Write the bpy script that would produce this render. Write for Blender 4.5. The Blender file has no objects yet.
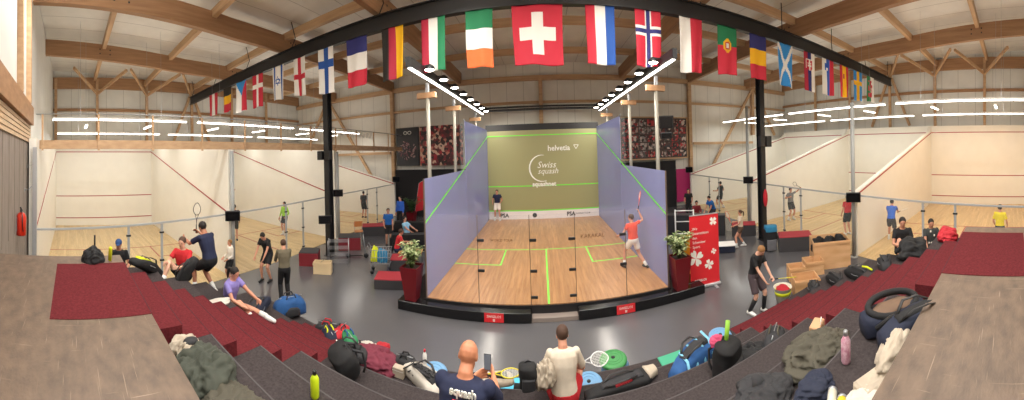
import bpy, bmesh, math, random
from mathutils import Vector, Matrix, noise as mnoise
R = math.radians; PI = math.pi
rnd = random.Random(7)
C = bpy.context.scene.collection
SC = bpy.context.scene

# ---------------------------------------------------------------- camera
CX, CH = -0.09, 3.89
FX, FY, XC, YH, ROLL = 298.9, 316.2, 540.9, 152.8, -0.0316
cam = bpy.data.cameras.new('camera'); camo = bpy.data.objects.new('camera', cam); C.objects.link(camo)
cam.type = 'PANO'; cam.panorama_type = 'CENTRAL_CYLINDRICAL'
cam.central_cylindrical_range_u_min = -XC/FX
cam.central_cylindrical_range_u_max = (1024-XC)/FX
cam.central_cylindrical_range_v_min = (YH-400)/FY
cam.central_cylindrical_range_v_max = YH/FY
cam.central_cylindrical_radius = 1.0
_c, _s = math.cos(ROLL), math.sin(ROLL)
camo.matrix_world = Matrix(((_c, -_s, 0, CX), (0, 0, -1, 0), (_s, _c, 0, CH), (0, 0, 0, 1)))
cam.clip_start = 0.05; cam.clip_end = 200
SC.camera = camo

def ray(px, py):
    th = (px-XC)/FX; h = (YH-py)/FY
    v = Vector((math.sin(th), math.cos(th), h))
    return Vector((_c*v.x-_s*v.z, v.y, _s*v.x+_c*v.z))
def at(px, py, z=None, x=None, y=None):
    """world point seen at a pixel on a horizontal or vertical plane"""
    d = ray(px, py)
    if z is not None: t = (z-CH)/d.z
    elif x is not None: t = (x-CX)/d.x
    else: t = y/d.y
    return Vector((CX, 0, CH))+d*t
def az(px, dist, z=0.0):
    d = ray(px, 250); h = math.hypot(d.x, d.y)
    return Vector((CX+d.x/h*dist, d.y/h*dist, z))

# ---------------------------------------------------------------- materials
MATS = {}
def srgb(c):
    if isinstance(c, str):
        c = [int(c[i:i+2], 16)/255 for i in (0, 2, 4)]
    return tuple((x/12.92 if x <= .04045 else ((x+.055)/1.055)**2.4) for x in c[:3])+(1,)
def mat(name, col, rough=.6, metal=0, var=.0, vscale=6, bump=0, bscale=60, emit=0, coat=0, stretch=None, spec=None, col2=None):
    if name in MATS: return MATS[name]
    m = bpy.data.materials.new(name); m.use_nodes = True; MATS[name] = m
    nt = m.node_tree; b = nt.nodes['Principled BSDF']
    c = srgb(col)
    b.inputs['Base Color'].default_value = c
    b.inputs['Roughness'].default_value = rough; b.inputs['Metallic'].default_value = metal
    if spec is not None: b.inputs['Specular IOR Level'].default_value = spec
    if coat: b.inputs['Coat Weight'].default_value = coat
    if emit:
        b.inputs['Emission Color'].default_value = c; b.inputs['Emission Strength'].default_value = emit
    if var or bump:
        tc = nt.nodes.new('ShaderNodeTexCoord'); mp = nt.nodes.new('ShaderNodeMapping')
        nt.links.new(tc.outputs['Object'], mp.inputs[0])
        if stretch: mp.inputs['Scale'].default_value = stretch
    if var:
        n = nt.nodes.new('ShaderNodeTexNoise'); n.inputs['Scale'].default_value = vscale; n.inputs['Detail'].default_value = 4
        nt.links.new(mp.outputs[0], n.inputs['Vector'])
        r = nt.nodes.new('ShaderNodeValToRGB'); r.color_ramp.elements[0].position = .3; r.color_ramp.elements[1].position = .7
        if col2 is not None:
            r.color_ramp.elements[0].color = c; r.color_ramp.elements[1].color = srgb(col2)
        else:
            r.color_ramp.elements[0].color = tuple(x*(1-var) for x in c[:3])+(1,)
            r.color_ramp.elements[1].color = tuple(min(1, x*(1+var)) for x in c[:3])+(1,)
        nt.links.new(n.outputs['Fac'], r.inputs[0]); nt.links.new(r.outputs[0], b.inputs['Base Color'])
    if bump:
        n2 = nt.nodes.new('ShaderNodeTexNoise'); n2.inputs['Scale'].default_value = bscale; n2.inputs['Detail'].default_value = 3
        nt.links.new(mp.outputs[0], n2.inputs['Vector'])
        bp = nt.nodes.new('ShaderNodeBump'); bp.inputs['Strength'].default_value = bump; bp.inputs['Distance'].default_value = .02
        nt.links.new(n2.outputs['Fac'], bp.inputs['Height']); nt.links.new(bp.outputs[0], b.inputs['Normal'])
    return m
def glassy(name, col, alpha, rough=.1, trans_col=None, emit=0):
    """thin film glass: part clear, part coloured film"""
    if name in MATS: return MATS[name]
    m = bpy.data.materials.new(name); m.use_nodes = True; MATS[name] = m
    nt = m.node_tree; nt.nodes.clear()
    o = nt.nodes.new('ShaderNodeOutputMaterial'); mx = nt.nodes.new('ShaderNodeMixShader')
    t = nt.nodes.new('ShaderNodeBsdfTransparent'); t.inputs[0].default_value = srgb(trans_col or (1, 1, 1))
    p = nt.nodes.new('ShaderNodeBsdfPrincipled'); p.inputs['Base Color'].default_value = srgb(col); p.inputs['Roughness'].default_value = rough
    mx.inputs[0].default_value = alpha
    nt.links.new(t.outputs[0], mx.inputs[1]); nt.links.new(p.outputs[0], mx.inputs[2]); nt.links.new(mx.outputs[0], o.inputs[0])
    return m
def lines_mat(name, col, line, axis, pitch, width, rough=.6, var=.03, bump=0, bscale=60):
    """panel seams along one object axis"""
    m = mat(name, col, rough, var=var, vscale=1.5, bump=bump, bscale=bscale)
    nt = m.node_tree; b = nt.nodes['Principled BSDF']
    tc = nt.nodes.new('ShaderNodeTexCoord'); sp = nt.nodes.new('ShaderNodeSeparateXYZ'); nt.links.new(tc.outputs['Object'], sp.inputs[0])
    md = nt.nodes.new('ShaderNodeMath'); md.operation = 'PINGPONG'; md.inputs[1].default_value = pitch/2
    nt.links.new(sp.outputs[axis], md.inputs[0])
    lt = nt.nodes.new('ShaderNodeMath'); lt.operation = 'LESS_THAN'; lt.inputs[1].default_value = width/2; nt.links.new(md.outputs[0], lt.inputs[0])
    mx = nt.nodes.new('ShaderNodeMix'); mx.data_type = 'RGBA'
    src = b.inputs['Base Color'].links[0].from_socket if b.inputs['Base Color'].links else None
    nt.links.new(lt.outputs[0], mx.inputs[0])
    if src: nt.links.new(src, mx.inputs[6])
    else: mx.inputs[6].default_value = srgb(col)
    mx.inputs[7].default_value = srgb(line)
    nt.links.new(mx.outputs[2], b.inputs['Base Color'])
    return m
def wood(name, c1, c2, scale=3, stretch=(1, 12, 12), rough=.55, bump=.1, plank=None, plank_axis=0):
    m = mat(name, c1, rough, var=.1, vscale=scale, bump=bump, bscale=30, stretch=stretch, col2=c2)
    if plank:
        nt = m.node_tree; b = nt.nodes['Principled BSDF']
        tc = nt.nodes.new('ShaderNodeTexCoord'); br = nt.nodes.new('ShaderNodeTexBrick')
        mp = nt.nodes.new('ShaderNodeMapping'); mp.inputs['Rotation'].default_value = (0, 0, R(90) if plank_axis else 0)
        nt.links.new(tc.outputs['Object'], mp.inputs[0]); nt.links.new(mp.outputs[0], br.inputs['Vector'])
        br.inputs['Scale'].default_value = 1; br.inputs['Brick Width'].default_value = plank[0]; br.inputs['Row Height'].default_value = plank[1]
        br.inputs['Mortar Size'].default_value = .003; br.inputs['Color1'].default_value = (1, 1, 1, 1); br.inputs['Color2'].default_value = (.72, .68, .62, 1)
        br.inputs['Mortar'].default_value = (.55, .5, .45, 1); br.inputs['Mortar Smooth'].default_value = .1
        mx = nt.nodes.new('ShaderNodeMix'); mx.data_type = 'RGBA'; mx.blend_type = 'MULTIPLY'; mx.inputs[0].default_value = .8
        src = b.inputs['Base Color'].links[0].from_socket
        nt.links.new(src, mx.inputs[6]); nt.links.new(br.outputs['Color'], mx.inputs[7]); nt.links.new(mx.outputs[2], b.inputs['Base Color'])
    return m

# ---------------------------------------------------------------- object helpers
def tag(o, label=None, cat=None, group=None, kind=None):
    if label: o['label'] = label
    if cat: o['category'] = cat
    if group: o['group'] = group
    if kind: o['kind'] = kind
    return o
def empty(name, loc=(0, 0, 0), rz=0, label=None, cat=None, group=None):
    o = bpy.data.objects.new(name, None); C.objects.link(o); o.location = loc; o.rotation_euler = (0, 0, rz)
    o.empty_display_size = .1
    return tag(o, label, cat, group)
def link(name, me, parent=None, loc=None):
    o = bpy.data.objects.new(name, me); C.objects.link(o)
    if parent: o.parent = parent
    if loc is not None: o.location = loc
    return o
def children_of(o): return list(o.children)
def copy_tree(o, parent=None):
    c = o.copy(); C.objects.link(c); c.parent = parent
    for ch in children_of(o): copy_tree(ch, c)
    return c

class MB:
    """collects shapes and links them as ONE mesh object"""
    def __init__(s): s.bm = bmesh.new(); s.mats = []
    def mi(s, m):
        if m not in s.mats: s.mats.append(m)
        return s.mats.index(m)
    def faces(s, vs, fs, m, smooth=False, M=None):
        i = s.mi(m); bv = [s.bm.verts.new((M @ Vector(v)) if M else v) for v in vs]
        for f in fs:
            try:
                q = s.bm.faces.new([bv[k] for k in f]); q.material_index = i; q.smooth = smooth
            except ValueError: pass
        return s
    def box(s, a, b, m, M=None, bev=0):
        x0, y0, z0 = a; x1, y1, z1 = b
        x0, x1 = min(x0, x1), max(x0, x1); y0, y1 = min(y0, y1), max(y0, y1); z0, z1 = min(z0, z1), max(z0, z1)
        if bev:
            e = min(bev, (x1-x0)/2.01, (y1-y0)/2.01, (z1-z0)/2.01)
            vs = []; fs = []
            # chamfered box from 24 verts
            for cx_ in (0, 1):
                for cy_ in (0, 1):
                    for cz_ in (0, 1):
                        X = (x0, x1)[cx_]; Y = (y0, y1)[cy_]; Z = (z0, z1)[cz_]
                        sx, sy, sz = (e, -e)[cx_], (e, -e)[cy_], (e, -e)[cz_]
                        vs += [(X, Y+sy, Z+sz), (X+sx, Y, Z+sz), (X+sx, Y+sy, Z)]
            bm2 = bmesh.new(); [bm2.verts.new(v) for v in vs]
            bmesh.ops.convex_hull(bm2, input=bm2.verts[:])
            bmesh.ops.dissolve_limit(bm2, angle_limit=.01, verts=bm2.verts[:], edges=bm2.edges[:])
            bm2.verts.index_update()
            vv = [v.co.copy() for v in bm2.verts]; ff = [[v.index for v in f.verts] for f in bm2.faces]; bm2.free()
            return s.faces(vv, ff, m, False, M)
        vs = [(x0, y0, z0), (x1, y0, z0), (x1, y1, z0), (x0, y1, z0), (x0, y0, z1), (x1, y0, z1), (x1, y1, z1), (x0, y1, z1)]
        return s.faces(vs, [(0, 3, 2, 1), (4, 5, 6, 7), (0, 1, 5, 4), (1, 2, 6, 5), (2, 3, 7, 6), (3, 0, 4, 7)], m, False, M)
    def bar(s, p, q, w, h, m, up=(0, 0, 1), M=None):
        """rectangular bar from p to q"""
        p, q = Vector(p), Vector(q); d = (q-p).normalized(); u = Vector(up)
        if abs(d.dot(u)) > .98: u = Vector((0, 1, 0))
        sd = d.cross(u).normalized(); u = sd.cross(d)
        vs = [c+sd*a*w/2+u*b*h/2 for c in (p, q) for a, b in ((-1, -1), (1, -1), (1, 1), (-1, 1))]
        return s.faces(vs, [(3, 2, 1, 0), (4, 5, 6, 7), (0, 1, 5, 4), (1, 2, 6, 5), (2, 3, 7, 6), (3, 0, 4, 7)], m, False, M)
    def tube(s, pts, r, m, n=8, M=None, closed=False, flat=1.0, up=None):
        pts = [Vector(p) for p in pts]; k = len(pts)
        rr = r if isinstance(r, (list, tuple)) else [r]*k
        vs = []; last = None
        for i, p in enumerate(pts):
            a = pts[(i-1) % k] if (i or closed) else pts[0]; b = pts[(i+1) % k] if (i < k-1 or closed) else pts[-1]
            d = (b-a)
            d = d.normalized() if d.length > 1e-9 else Vector((0, 0, 1))
            if up is not None: u = Vector(up)
            elif last is None: u = Vector((0, 0, 1)) if abs(d.z) < .9 else Vector((1, 0, 0))
            else: u = last
            sd = d.cross(u)
            sd = sd.normalized() if sd.length > 1e-6 else Vector((1, 0, 0))
            u = sd.cross(d).normalized(); last = u
            for j in range(n):
                t = 2*PI*j/n; vs.append(p+sd*math.cos(t)*rr[i]+u*math.sin(t)*rr[i]*flat)
        fs = []
        for i in range(k if closed else k-1):
            for j in range(n):
                a = i*n+j; b = i*n+(j+1) % n; c = ((i+1) % k)*n+(j+1) % n; d_ = ((i+1) % k)*n+j
                fs.append((a, b, c, d_))
        if not closed:
            fs.append(tuple(range(n))[::-1]); fs.append(tuple((k-1)*n+j for j in range(n)))
        return s.faces(vs, fs, m, True, M)
    def lathe(s, prof, m, n=16, M=None, smooth=True):
        """prof = [(r,z)...]"""
        vs = []; k = len(prof)
        for r, z in prof:
            for j in range(n):
                t = 2*PI*j/n; vs.append((max(r, 1e-4)*math.cos(t), max(r, 1e-4)*math.sin(t), z))
        fs = [(i*n+j, i*n+(j+1) % n, (i+1)*n+(j+1) % n, (i+1)*n+j) for i in range(k-1) for j in range(n)]
        fs.append(tuple(range(n))[::-1]); fs.append(tuple((k-1)*n+j for j in range(n)))
        return s.faces(vs, fs, m, smooth, M)
    def ell(s, c, r, m, n=12, M=None, jit=0, seed=0):
        c = Vector(c); r = (r, r, r) if not hasattr(r, '__len__') else r
        vs = []; k = n//2
        for i in range(k+1):
            a = PI*i/k
            for j in range(n):
                t = 2*PI*j/n
                v = Vector((math.sin(a)*math.cos(t), math.sin(a)*math.sin(t), math.cos(a)))
                q = 1+(jit*mnoise.noise(v*2+Vector((seed, seed*.7, 0))) if jit else 0)
                vs.append(c+Vector((v.x*r[0], v.y*r[1], v.z*r[2]))*q)
        fs = [(i*n+j, (i+1)*n+j, (i+1)*n+(j+1) % n, i*n+(j+1) % n) for i in range(k) for j in range(n)]
        return s.faces(vs, fs, m, True, M)
    def prism(s, poly, d, m, M=None):
        """polygon in xz, extruded along y by d"""
        n = len(poly); vs = [(x, 0, z) for x, z in poly]+[(x, d, z) for x, z in poly]
        fs = [tuple(range(n)), tuple(range(2*n-1, n-1, -1))]+[(i, i+n, (i+1) % n+n, (i+1) % n) for i in range(n)]
        return s.faces(vs, fs, m, False, M)
    def build(s, name, parent=None, loc=None, clean=True):
        if clean: bmesh.ops.remove_doubles(s.bm, verts=s.bm.verts[:], dist=1e-5); bmesh.ops.recalc_face_normals(s.bm, faces=s.bm.faces[:])
        me = bpy.data.meshes.new(name); s.bm.to_mesh(me); s.bm.free()
        for m in s.mats: me.materials.append(m)
        return link(name, me, parent, loc)
def struct(name, mb, parent=None):
    o = mb.build(name, parent)
    if not parent: o['kind'] = 'structure'
    return o
def T(x=0, y=0, z=0, rx=0, ry=0, rz=0, s=1):
    M = Matrix.Translation((x, y, z)) @ Matrix.Rotation(rz, 4, 'Z') @ Matrix.Rotation(ry, 4, 'Y') @ Matrix.Rotation(rx, 4, 'X')
    if s != 1: M = M @ (Matrix.Diagonal((*s, 1)) if hasattr(s, '__len__') else Matrix.Scale(s, 4))
    return M
def evaluated(ob):
    dg = bpy.context.evaluated_depsgraph_get()
    me = bpy.data.meshes.new_from_object(ob.evaluated_get(dg)); return me
def text_mesh(name, body, size, m, parent, loc, rot, extrude=.004, align='CENTER', bold=0, shear=0, sx=1):
    cu = bpy.data.curves.new('lettering', 'FONT'); cu.body = body; cu.size = size; cu.extrude = extrude; cu.align_x = align; cu.align_y = 'CENTER'
    cu.offset = bold; cu.shear = shear; cu.resolution_u = 2
    o = bpy.data.objects.new('tmp', cu); C.objects.link(o)
    me = evaluated(o); bpy.data.objects.remove(o); bpy.data.curves.remove(cu)
    me.materials.clear(); me.materials.append(m)
    t = link(name, me, parent); t.location = loc; t.rotation_euler = rot; t.scale = (sx, 1, 1)
    return t
def area(name, loc, size, power, col=(1, 1, 1), rot=(0, 0, 0), parent=None, spread=180):
    l = bpy.data.lights.new(name, 'AREA'); l.shape = 'RECTANGLE'; l.size, l.size_y = size; l.energy = power; l.color = col
    l.spread = R(spread)
    o = bpy.data.objects.new(name, l); C.objects.link(o); o.location = loc; o.rotation_euler = rot
    if parent: o.parent = parent
    return o
# ================================================================ the hall
M_floor = mat('polished_grey_floor', '5c5b5e', .2, var=.05, vscale=.7, bump=.015, bscale=9, spec=.55)
M_carpet = mat('charcoal_carpet', '403a3a', .95, var=.26, vscale=38, bump=.25, bscale=160, spec=.1)
M_red = mat('red_carpet', '602529', .95, var=.22, vscale=38, bump=.25, bscale=160, spec=.1)
M_redD = M_red
M_glulam = wood('glulam_timber', '96704f', 'ae8661', 1.2, (3, .6, 8), .6, .05)
M_glulamX = wood('glulam_timber_cross', 'b28e6b', 'c8a680', 1.2, (.6, 3, 8), .6, .05)
M_ceil = lines_mat('ceiling_sheet', 'dedbd4', 'b0aca6', 0, 1.15, .03, .5, .05)
M_wallp = lines_mat('wall_panel_white', 'dcdcd6', 'b4b4ae', 1, 1.2, .03, .5, .04)
M_wallx = lines_mat('wall_panel_far', 'e2dfd6', 'bab7ae', 0, 1.1, .03, .5, .04)
M_plaster = mat('court_plaster', 'f0ede4', .45, var=.02, vscale=1.5)
M_redline = mat('red_court_line', 'a5323a', .6)
M_maple = wood('maple_boards', 'd3b27a', 'e0c48e', 2, (.5, 8, 1), .35, .02, plank=(1.6, .12), plank_axis=0)
M_ply = mat('scratched_plywood', '55473b', .5, var=.28, vscale=5, bump=.15, bscale=30, stretch=(1, 1.8, 1), col2='715e4e')
def scratches(m):
    nt = m.node_tree; b = nt.nodes['Principled BSDF']; tc = nt.nodes.new('ShaderNodeTexCoord')
    src = b.inputs['Base Color'].links[0].from_socket
    for rot_, sc in ((.5, (1, 26, 1)), (-.7, (24, 1, 1)), (1.2, (1, 30, 1))):
        mp = nt.nodes.new('ShaderNodeMapping'); mp.inputs['Rotation'].default_value = (0, 0, rot_); mp.inputs['Scale'].default_value = sc
        n = nt.nodes.new('ShaderNodeTexNoise'); n.inputs['Scale'].default_value = 2.2; n.inputs['Detail'].default_value = 2
        r = nt.nodes.new('ShaderNodeValToRGB'); r.color_ramp.elements[0].position = .7; r.color_ramp.elements[1].position = .76
        r.color_ramp.elements[0].color = (0, 0, 0, 1); r.color_ramp.elements[1].color = (.6, .6, .6, 1)
        mx = nt.nodes.new('ShaderNodeMix'); mx.data_type = 'RGBA'
        nt.links.new(tc.outputs['Object'], mp.inputs[0]); nt.links.new(mp.outputs[0], n.inputs['Vector']); nt.links.new(n.outputs['Fac'], r.inputs[0])
        nt.links.new(r.outputs[0], mx.inputs[0]); nt.links.new(src, mx.inputs[6]); mx.inputs[7].default_value = srgb('a08c78')
        src = mx.outputs[2]
    nt.links.new(src, b.inputs['Base Color'])
scratches(M_ply)
M_black = mat('black_steel', '1d1d1f', .45)
M_blackg = mat('black_gloss', '151517', .2)
M_steel = mat('grey_steel', 'a3a5a8', .35, metal=.6)
M_alu = mat('aluminium', 'c6c8cb', .35, metal=.5)
M_white = mat('white_paint', 'efeeea', .5)
M_tube = mat('lamp_tube', 'fffaf0', .4, emit=9)
M_flood = mat('floodlight_lens', 'fff4e4', .4, emit=26)
M_boardw = wood('wall_boarding', '857a70', '9c9086', 2, (6, 6, 1), .7, .1)
M_clear = glassy('clear_court_glass', 'c8d4d4', .07, .03)
M_lath = wood('pale_lath', 'c9ab88', 'd8bd9b', 2, (2, 2, 6), .6, .05)

HX, YN, YF = 20.4, -1.25, 19.35
CFX = 19.81                         # front walls of the side courts
DIV = [-1.1, 5.49, 12.09, 18.72]    # dividing walls
FEN = [8.5, 9.4, 10.03, 10.1]       # x of the glass fronts at each divider
def beamz(y): return 8.38+max(0, 6-y)*.06
def roofz(y): return beamz(y)+1.02     # underside of the roof sheets

b = MB(); b.box((-HX, YN-3, -.2), (HX, YF, 0), M_floor); struct('floor', b)
b = MB()
for y0, y1 in ((YN-3, 6), (6, YF+.2)):
    b.faces([(-HX-.2, y0, roofz(y0)), (HX+.2, y0, roofz(y0)), (HX+.2, y1, roofz(y1)), (-HX-.2, y1, roofz(y1))]
            + [(-HX-.2, y0, roofz(y0)+.15), (HX+.2, y0, roofz(y0)+.15), (HX+.2, y1, roofz(y1)+.15), (-HX-.2, y1, roofz(y1)+.15)],
            [(0, 1, 2, 3), (7, 6, 5, 4), (0, 4, 5, 1), (1, 5, 6, 2), (2, 6, 7, 3), (3, 7, 4, 0)], M_ceil)
struct('ceiling', b)
for s, nm in ((-1, 'wall_left'), (1, 'wall_right')):
    b = MB(); b.box((s*HX, YN-3, 0), (s*(HX+.2), YF+.2, roofz(YF)+1.1), M_wallp); struct(nm, b)
b = MB(); b.box((-HX, YF, 0), (HX, YF+.2, roofz(YF)+.1), M_wallx); struct('wall_far', b)

# main beams running towards the far wall, purlins across them
tn = [0]
def trim(b):
    tn[0] += 1; return struct('trim_%d' % tn[0], b)
BX = [(-14.5, -15.8), (-9.7, -10.4), (-5.0, -5.3), (5.0, 5.3), (9.7, 10.4), (14.5, 15.8)]
for xa, xb in BX:
    b = MB(); w = .11; ys = [YN-2.8, 0, 3, 6, 12, YF-.02]
    vs = []
    for y in ys:
        x = xa+(xb-xa)*y/19.4
        vs += [(x-w, y, beamz(y)), (x+w, y, beamz(y)), (x+w, y, beamz(y)+.72), (x-w, y, beamz(y)+.72)]
    n = len(ys)
    fs = [(0, 1, 2, 3), tuple(4*(n-1)+k for k in (3, 2, 1, 0))]+[(4*i+k, 4*i+4+k, 4*i+4+(k+1) % 4, 4*i+(k+1) % 4) for i in range(n-1) for k in range(4)]
    b.faces(vs, fs, M_glulam)
    for yb in (1.4, 1.9, 9.0, 9.3):      # steel bolts at the purlin hangers
        x = xa+(xb-xa)*yb/19.4
        for zz in (.25, .45): b.box((x-w-.01, yb-.03, beamz(yb)+zz), (x+w+.01, yb+.03, beamz(yb)+zz+.06), M_black)
    trim(b)
PY = [1.6, 5.1, 8.7, 12.3, 15.9]
for y in PY:
    b = MB(); z = beamz(y)+.5
    b.box((-HX+.02, y-.09, z), (HX-.02, y+.09, z+.3), M_glulamX); trim(b)
# eaves beams, rails and posts of the long walls
for s in (-1, 1):
    b = MB(); b.box((s*(HX-.16), YN-1, 8.65), (s*(HX-.01), YF-.02, 9.38), M_glulam); trim(b)
    b = MB(); b.box((s*(HX-.12), YN-1, 7.2), (s*(HX-.01), YF-.02, 7.38), M_glulam); trim(b)
    for y in (-1.05, 1.75, 5.2, 8.6, 12.0, 15.4):
        b = MB(); b.box((s*(HX-.3), y-.09, 5.02), (s*(HX-.17), y+.09, 9.3), M_glulamX)
        # raking struts from post to beam
        if y > 0 and y < 10:
            b.bar((s*(HX-.25), y, 8.3), (s*(HX-2.6), y+1.6, 9.2), .12, .16, M_glulamX)
            b.bar((s*(HX-.25), y, 8.3), (s*(HX-2.6), y-1.6, 9.25), .12, .16, M_glulamX)
        trim(b)
    b = MB()
    b.bar((s*(HX-.2), 8.75, 8.4), (s*(HX-.2), 10.1, 5.1), .16, .16, M_glulamX)
    b.bar((s*(HX-.2), 8.45, 8.4), (s*(HX-.2), 7.1, 5.1), .16, .16, M_glulamX); trim(b)
# far wall timber frame
b = MB(); b.box((-HX+.02, YF-.24, 8.3), (HX-.02, YF-.02, 8.6), M_glulamX); trim(b)
b = MB(); b.box((-HX+.02, YF-.2, 6.9), (HX-.02, YF-.02, 7.05), M_glulamX); trim(b)
for x in (-16.4, -10.4, 0, 10.4, 16.4):
    b = MB(); b.box((x-.12, YF-.3, 0 if abs(x) < 11 and x else 4.8), (x+.12, YF-.25, 8.5), M_glulamX)
    b.box((x-.12, YF-.25, 0 if abs(x) < 11 and x else 4.8), (x+.12, YF-.02, 8.4), M_glulamX); trim(b)
for s in (-1, 1):
    b = MB(); b.bar((s*16.2, YF-.35, 8.3), (s*12.2, YF-.35, 2.6), .16, .18, M_glulamX)
    b.bar((s*16.6, YF-.35, 8.3), (s*18.8, YF-.35, 4.8), .16, .18, M_glulamX)
    b.bar((s*10.55, YF-.35, 4.2), (s*16.2, YF-.35, 4.2), .14, .18, M_glulamX); trim(b)

# near wall (behind the top platform): boarding with a pale lath band and beam
b = MB()
b.box((-HX, YN-.2, 0), (HX, YN, 3.6), M_boardw)
b.box((-HX, YN-.2, 3.6), (HX, YN, 4.6), M_boardw)
b.box((-HX, YN-.2, 4.6), (HX, YN, beamz(0)+1), M_wallp)
struct('wall_near', b)
b = MB(); b.box((-9, YN, 4.95), (9, YN+.12, 5.45), M_glulam); trim(b)
b = MB()
for k in range(5): b.box((-9, YN, 4.45+k*.1), (9, YN+.035, 4.52+k*.1), M_lath)
trim(b)
for x in (-8.3, -6.9):
    b = MB(); b.box((x-.08, YN, 5.45), (x+.08, YN+.14, 9.2), M_glulamX); trim(b)
b = MB()
for k in range(30): b.box((-9+k*.6, YN, 2.4), (-9+k*.6+.012, YN+.004, 4.45), mat('board_gap', '5f5348', .8))
trim(b)

# ---------------------------------------------------------------- side courts
def frect(s, k, y, t=0): return None
for s, side in ((-1, 'left'), (1, 'right')):
    # continuous front wall of the three courts
    b = MB(); b.box((s*CFX, DIV[0]-.1, 0), (s*(CFX+.2), DIV[3]+.1, 5.0), M_plaster); struct('wall_court_front_'+side, b)
    b = MB()
    for k in range(3):
        y0, y1 = DIV[k]+.1, DIV[k+1]-.1
        for z in (4.57, 1.83, .48): b.box((s*CFX, y0, z-.025), (s*(CFX-.006), y1, z+.025), M_redline)
    trim(b)
    for k in range(3):                       # the tin board below the lowest line
        pass
    for k in range(4):
        yy = DIV[k]; xb = FEN[k]
        b = MB()
        n = MB
        # wall profile in x-z: full height at the front, sloping top edge level with the play line towards the glass
        poly = [(s*xb, 0), (s*(CFX), 0), (s*(CFX), 5.0), (s*(CFX-.35), 4.62), (s*xb, 2.2)] if k != 0 else [(s*xb, 0), (s*CFX, 0), (s*CFX, 5.0), (s*xb, 5.0)]
        if s < 0 and k < 3: poly = [(s*xb, 0), (s*CFX, 0), (s*CFX, 5.0), (s*xb, 4.55)]
        if s > 0: poly = poly[::-1]
        b.prism(poly, .2, M_plaster, T(0, yy-.1, 0))
        struct('wall_court_side_%s_%d' % (side, k+1), b)
        b = MB()
        p = Vector((s*(CFX-.01), 0, 4.57)); q = Vector((s*xb, 0, 2.13))
        for off in ((-.106,), (.106,)):
            if (k == 0 and off[0] < 0) or (k == 3 and off[0] > 0): continue
            b.bar(p+Vector((0, yy+off[0], 0)), q+Vector((0, yy+off[0], 0)), .012, .05, M_redline)
        trim(b)
    for k in range(3):
        b = MB(); y0, y1 = DIV[k]+.1, DIV[k+1]-.1
        b.faces([(s*FEN[k], y0, .012), (s*FEN[k+1], y1, .012), (s*CFX, y1, .012), (s*CFX, y0, .012),
                 (s*FEN[k], y0, .001), (s*FEN[k+1], y1, .001), (s*CFX, y1, .001), (s*CFX, y0, .001)],
                [(0, 1, 2, 3), (4, 5, 6, 7), (0, 4, 5, 1), (1, 5, 6, 2), (2, 6, 7, 3), (3, 7, 4, 0)], M_maple)
        xs = s*(CFX-5.49)
        b.box((xs-.025, y0, .012), (xs+.025, y1, .016), M_redline)
        ym = (y0+y1)/2
        b.box((xs, ym-.025, .012), (s*(FEN[k]+.6), ym+.025, .0165), M_redline)
        for yb, e in ((y0, 1.6), (y1, -1.6)):
            b.box((xs, yb+e-.025, .012), (xs-s*1.6, yb+e+.025, .016), M_redline)
            b.box((xs-s*1.6-.025, yb, .012), (xs-s*1.6+.025, yb+e, .016), M_redline)
        struct('floor_court_%s_%d' % (side, k+1), b)

# ---------------------------------------------------------------- tribune
ROWY = [4.91, 4.23, 3.55, 2.87, 2.19, 1.51, .83]
ROWZ = [.39, .725, 1.06, 1.395, 1.73, 2.065, 2.4]
LA0, LA1, RA0, RA1 = -4.8, -3.15, 3.4, 5.1
OL, OR_ = -5.75, 6.1
trib = empty('bleachers', (0, 0, 0), 0, 'stepped charcoal seating tribune with two red carpeted stair aisles and plywood top', 'bleachers')
def stepped(x0, x1, ys, zs, m, yback, name):
    b = MB(); poly = [(ys[0], 0)]
    for i, (y, z) in enumerate(zip(ys, zs)):
        poly.append((y, z))
        poly.append((ys[i+1] if i+1 < len(ys) else yback, z))
    poly.append((yback, 0))
    n = len(poly); vs = [(x0, y, z) for y, z in poly]+[(x1, y, z) for y, z in poly]
    # strips: risers and treads as quads, ends as per-step rectangles
    for i in range(n-1):
        b.faces([(x0, *poly[i]), (x1, *poly[i]), (x1, *poly[i+1]), (x0, *poly[i+1])], [(0, 1, 2, 3)], m)
    for x in (x0, x1):
        for i in range(len(ys)):
            yb = ys[i+1] if i+1 < len(ys) else yback
            b.faces([(x, ys[i], 0), (x, yb, 0), (x, yb, zs[i]), (x, ys[i], zs[i])], [(0, 1, 2, 3)], m)
    b.faces([(x0, yback, 0), (x1, yback, 0), (x1, yback, zs[-1]), (x0, yback, zs[-1])], [(0, 1, 2, 3)], m)
    b.faces([(x0, ys[0], 0), (x1, ys[0], 0), (x1, yback, 0), (x0, yback, 0)], [(0, 1, 2, 3)], m)
    bmesh.ops.remove_doubles(b.bm, verts=b.bm.verts[:], dist=1e-5)
    return b.build(name, trib)
g = .003
stepped(LA1+g, RA0-g, ROWY[:6], ROWZ[:6], M_carpet, ROWY[6], 'seating_rows')
ENDX = [1.9, 1.75, 1.6, 1.3, .95, .75]      # the outer blocks fan out towards the floor
for s_, xa in ((-1, LA0-g), (1, RA1+g)):
    b = MB()
    for i in range(6):
        b.box((xa, ROWY[i+1], 0), (xa+s_*ENDX[i], ROWY[i], ROWZ[i]), M_carpet)
    b.build('seating_rows', trib, clean=False)
sy = [.83+.34*k for k in range(12, 0, -1)]; sz = [2.4-.1675*k for k in range(12, 0, -1)]
M_edge = mat('nosing_shade', '3c161c', .9)  # nosing strips coloured dark to stand in for the shaded risers
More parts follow.
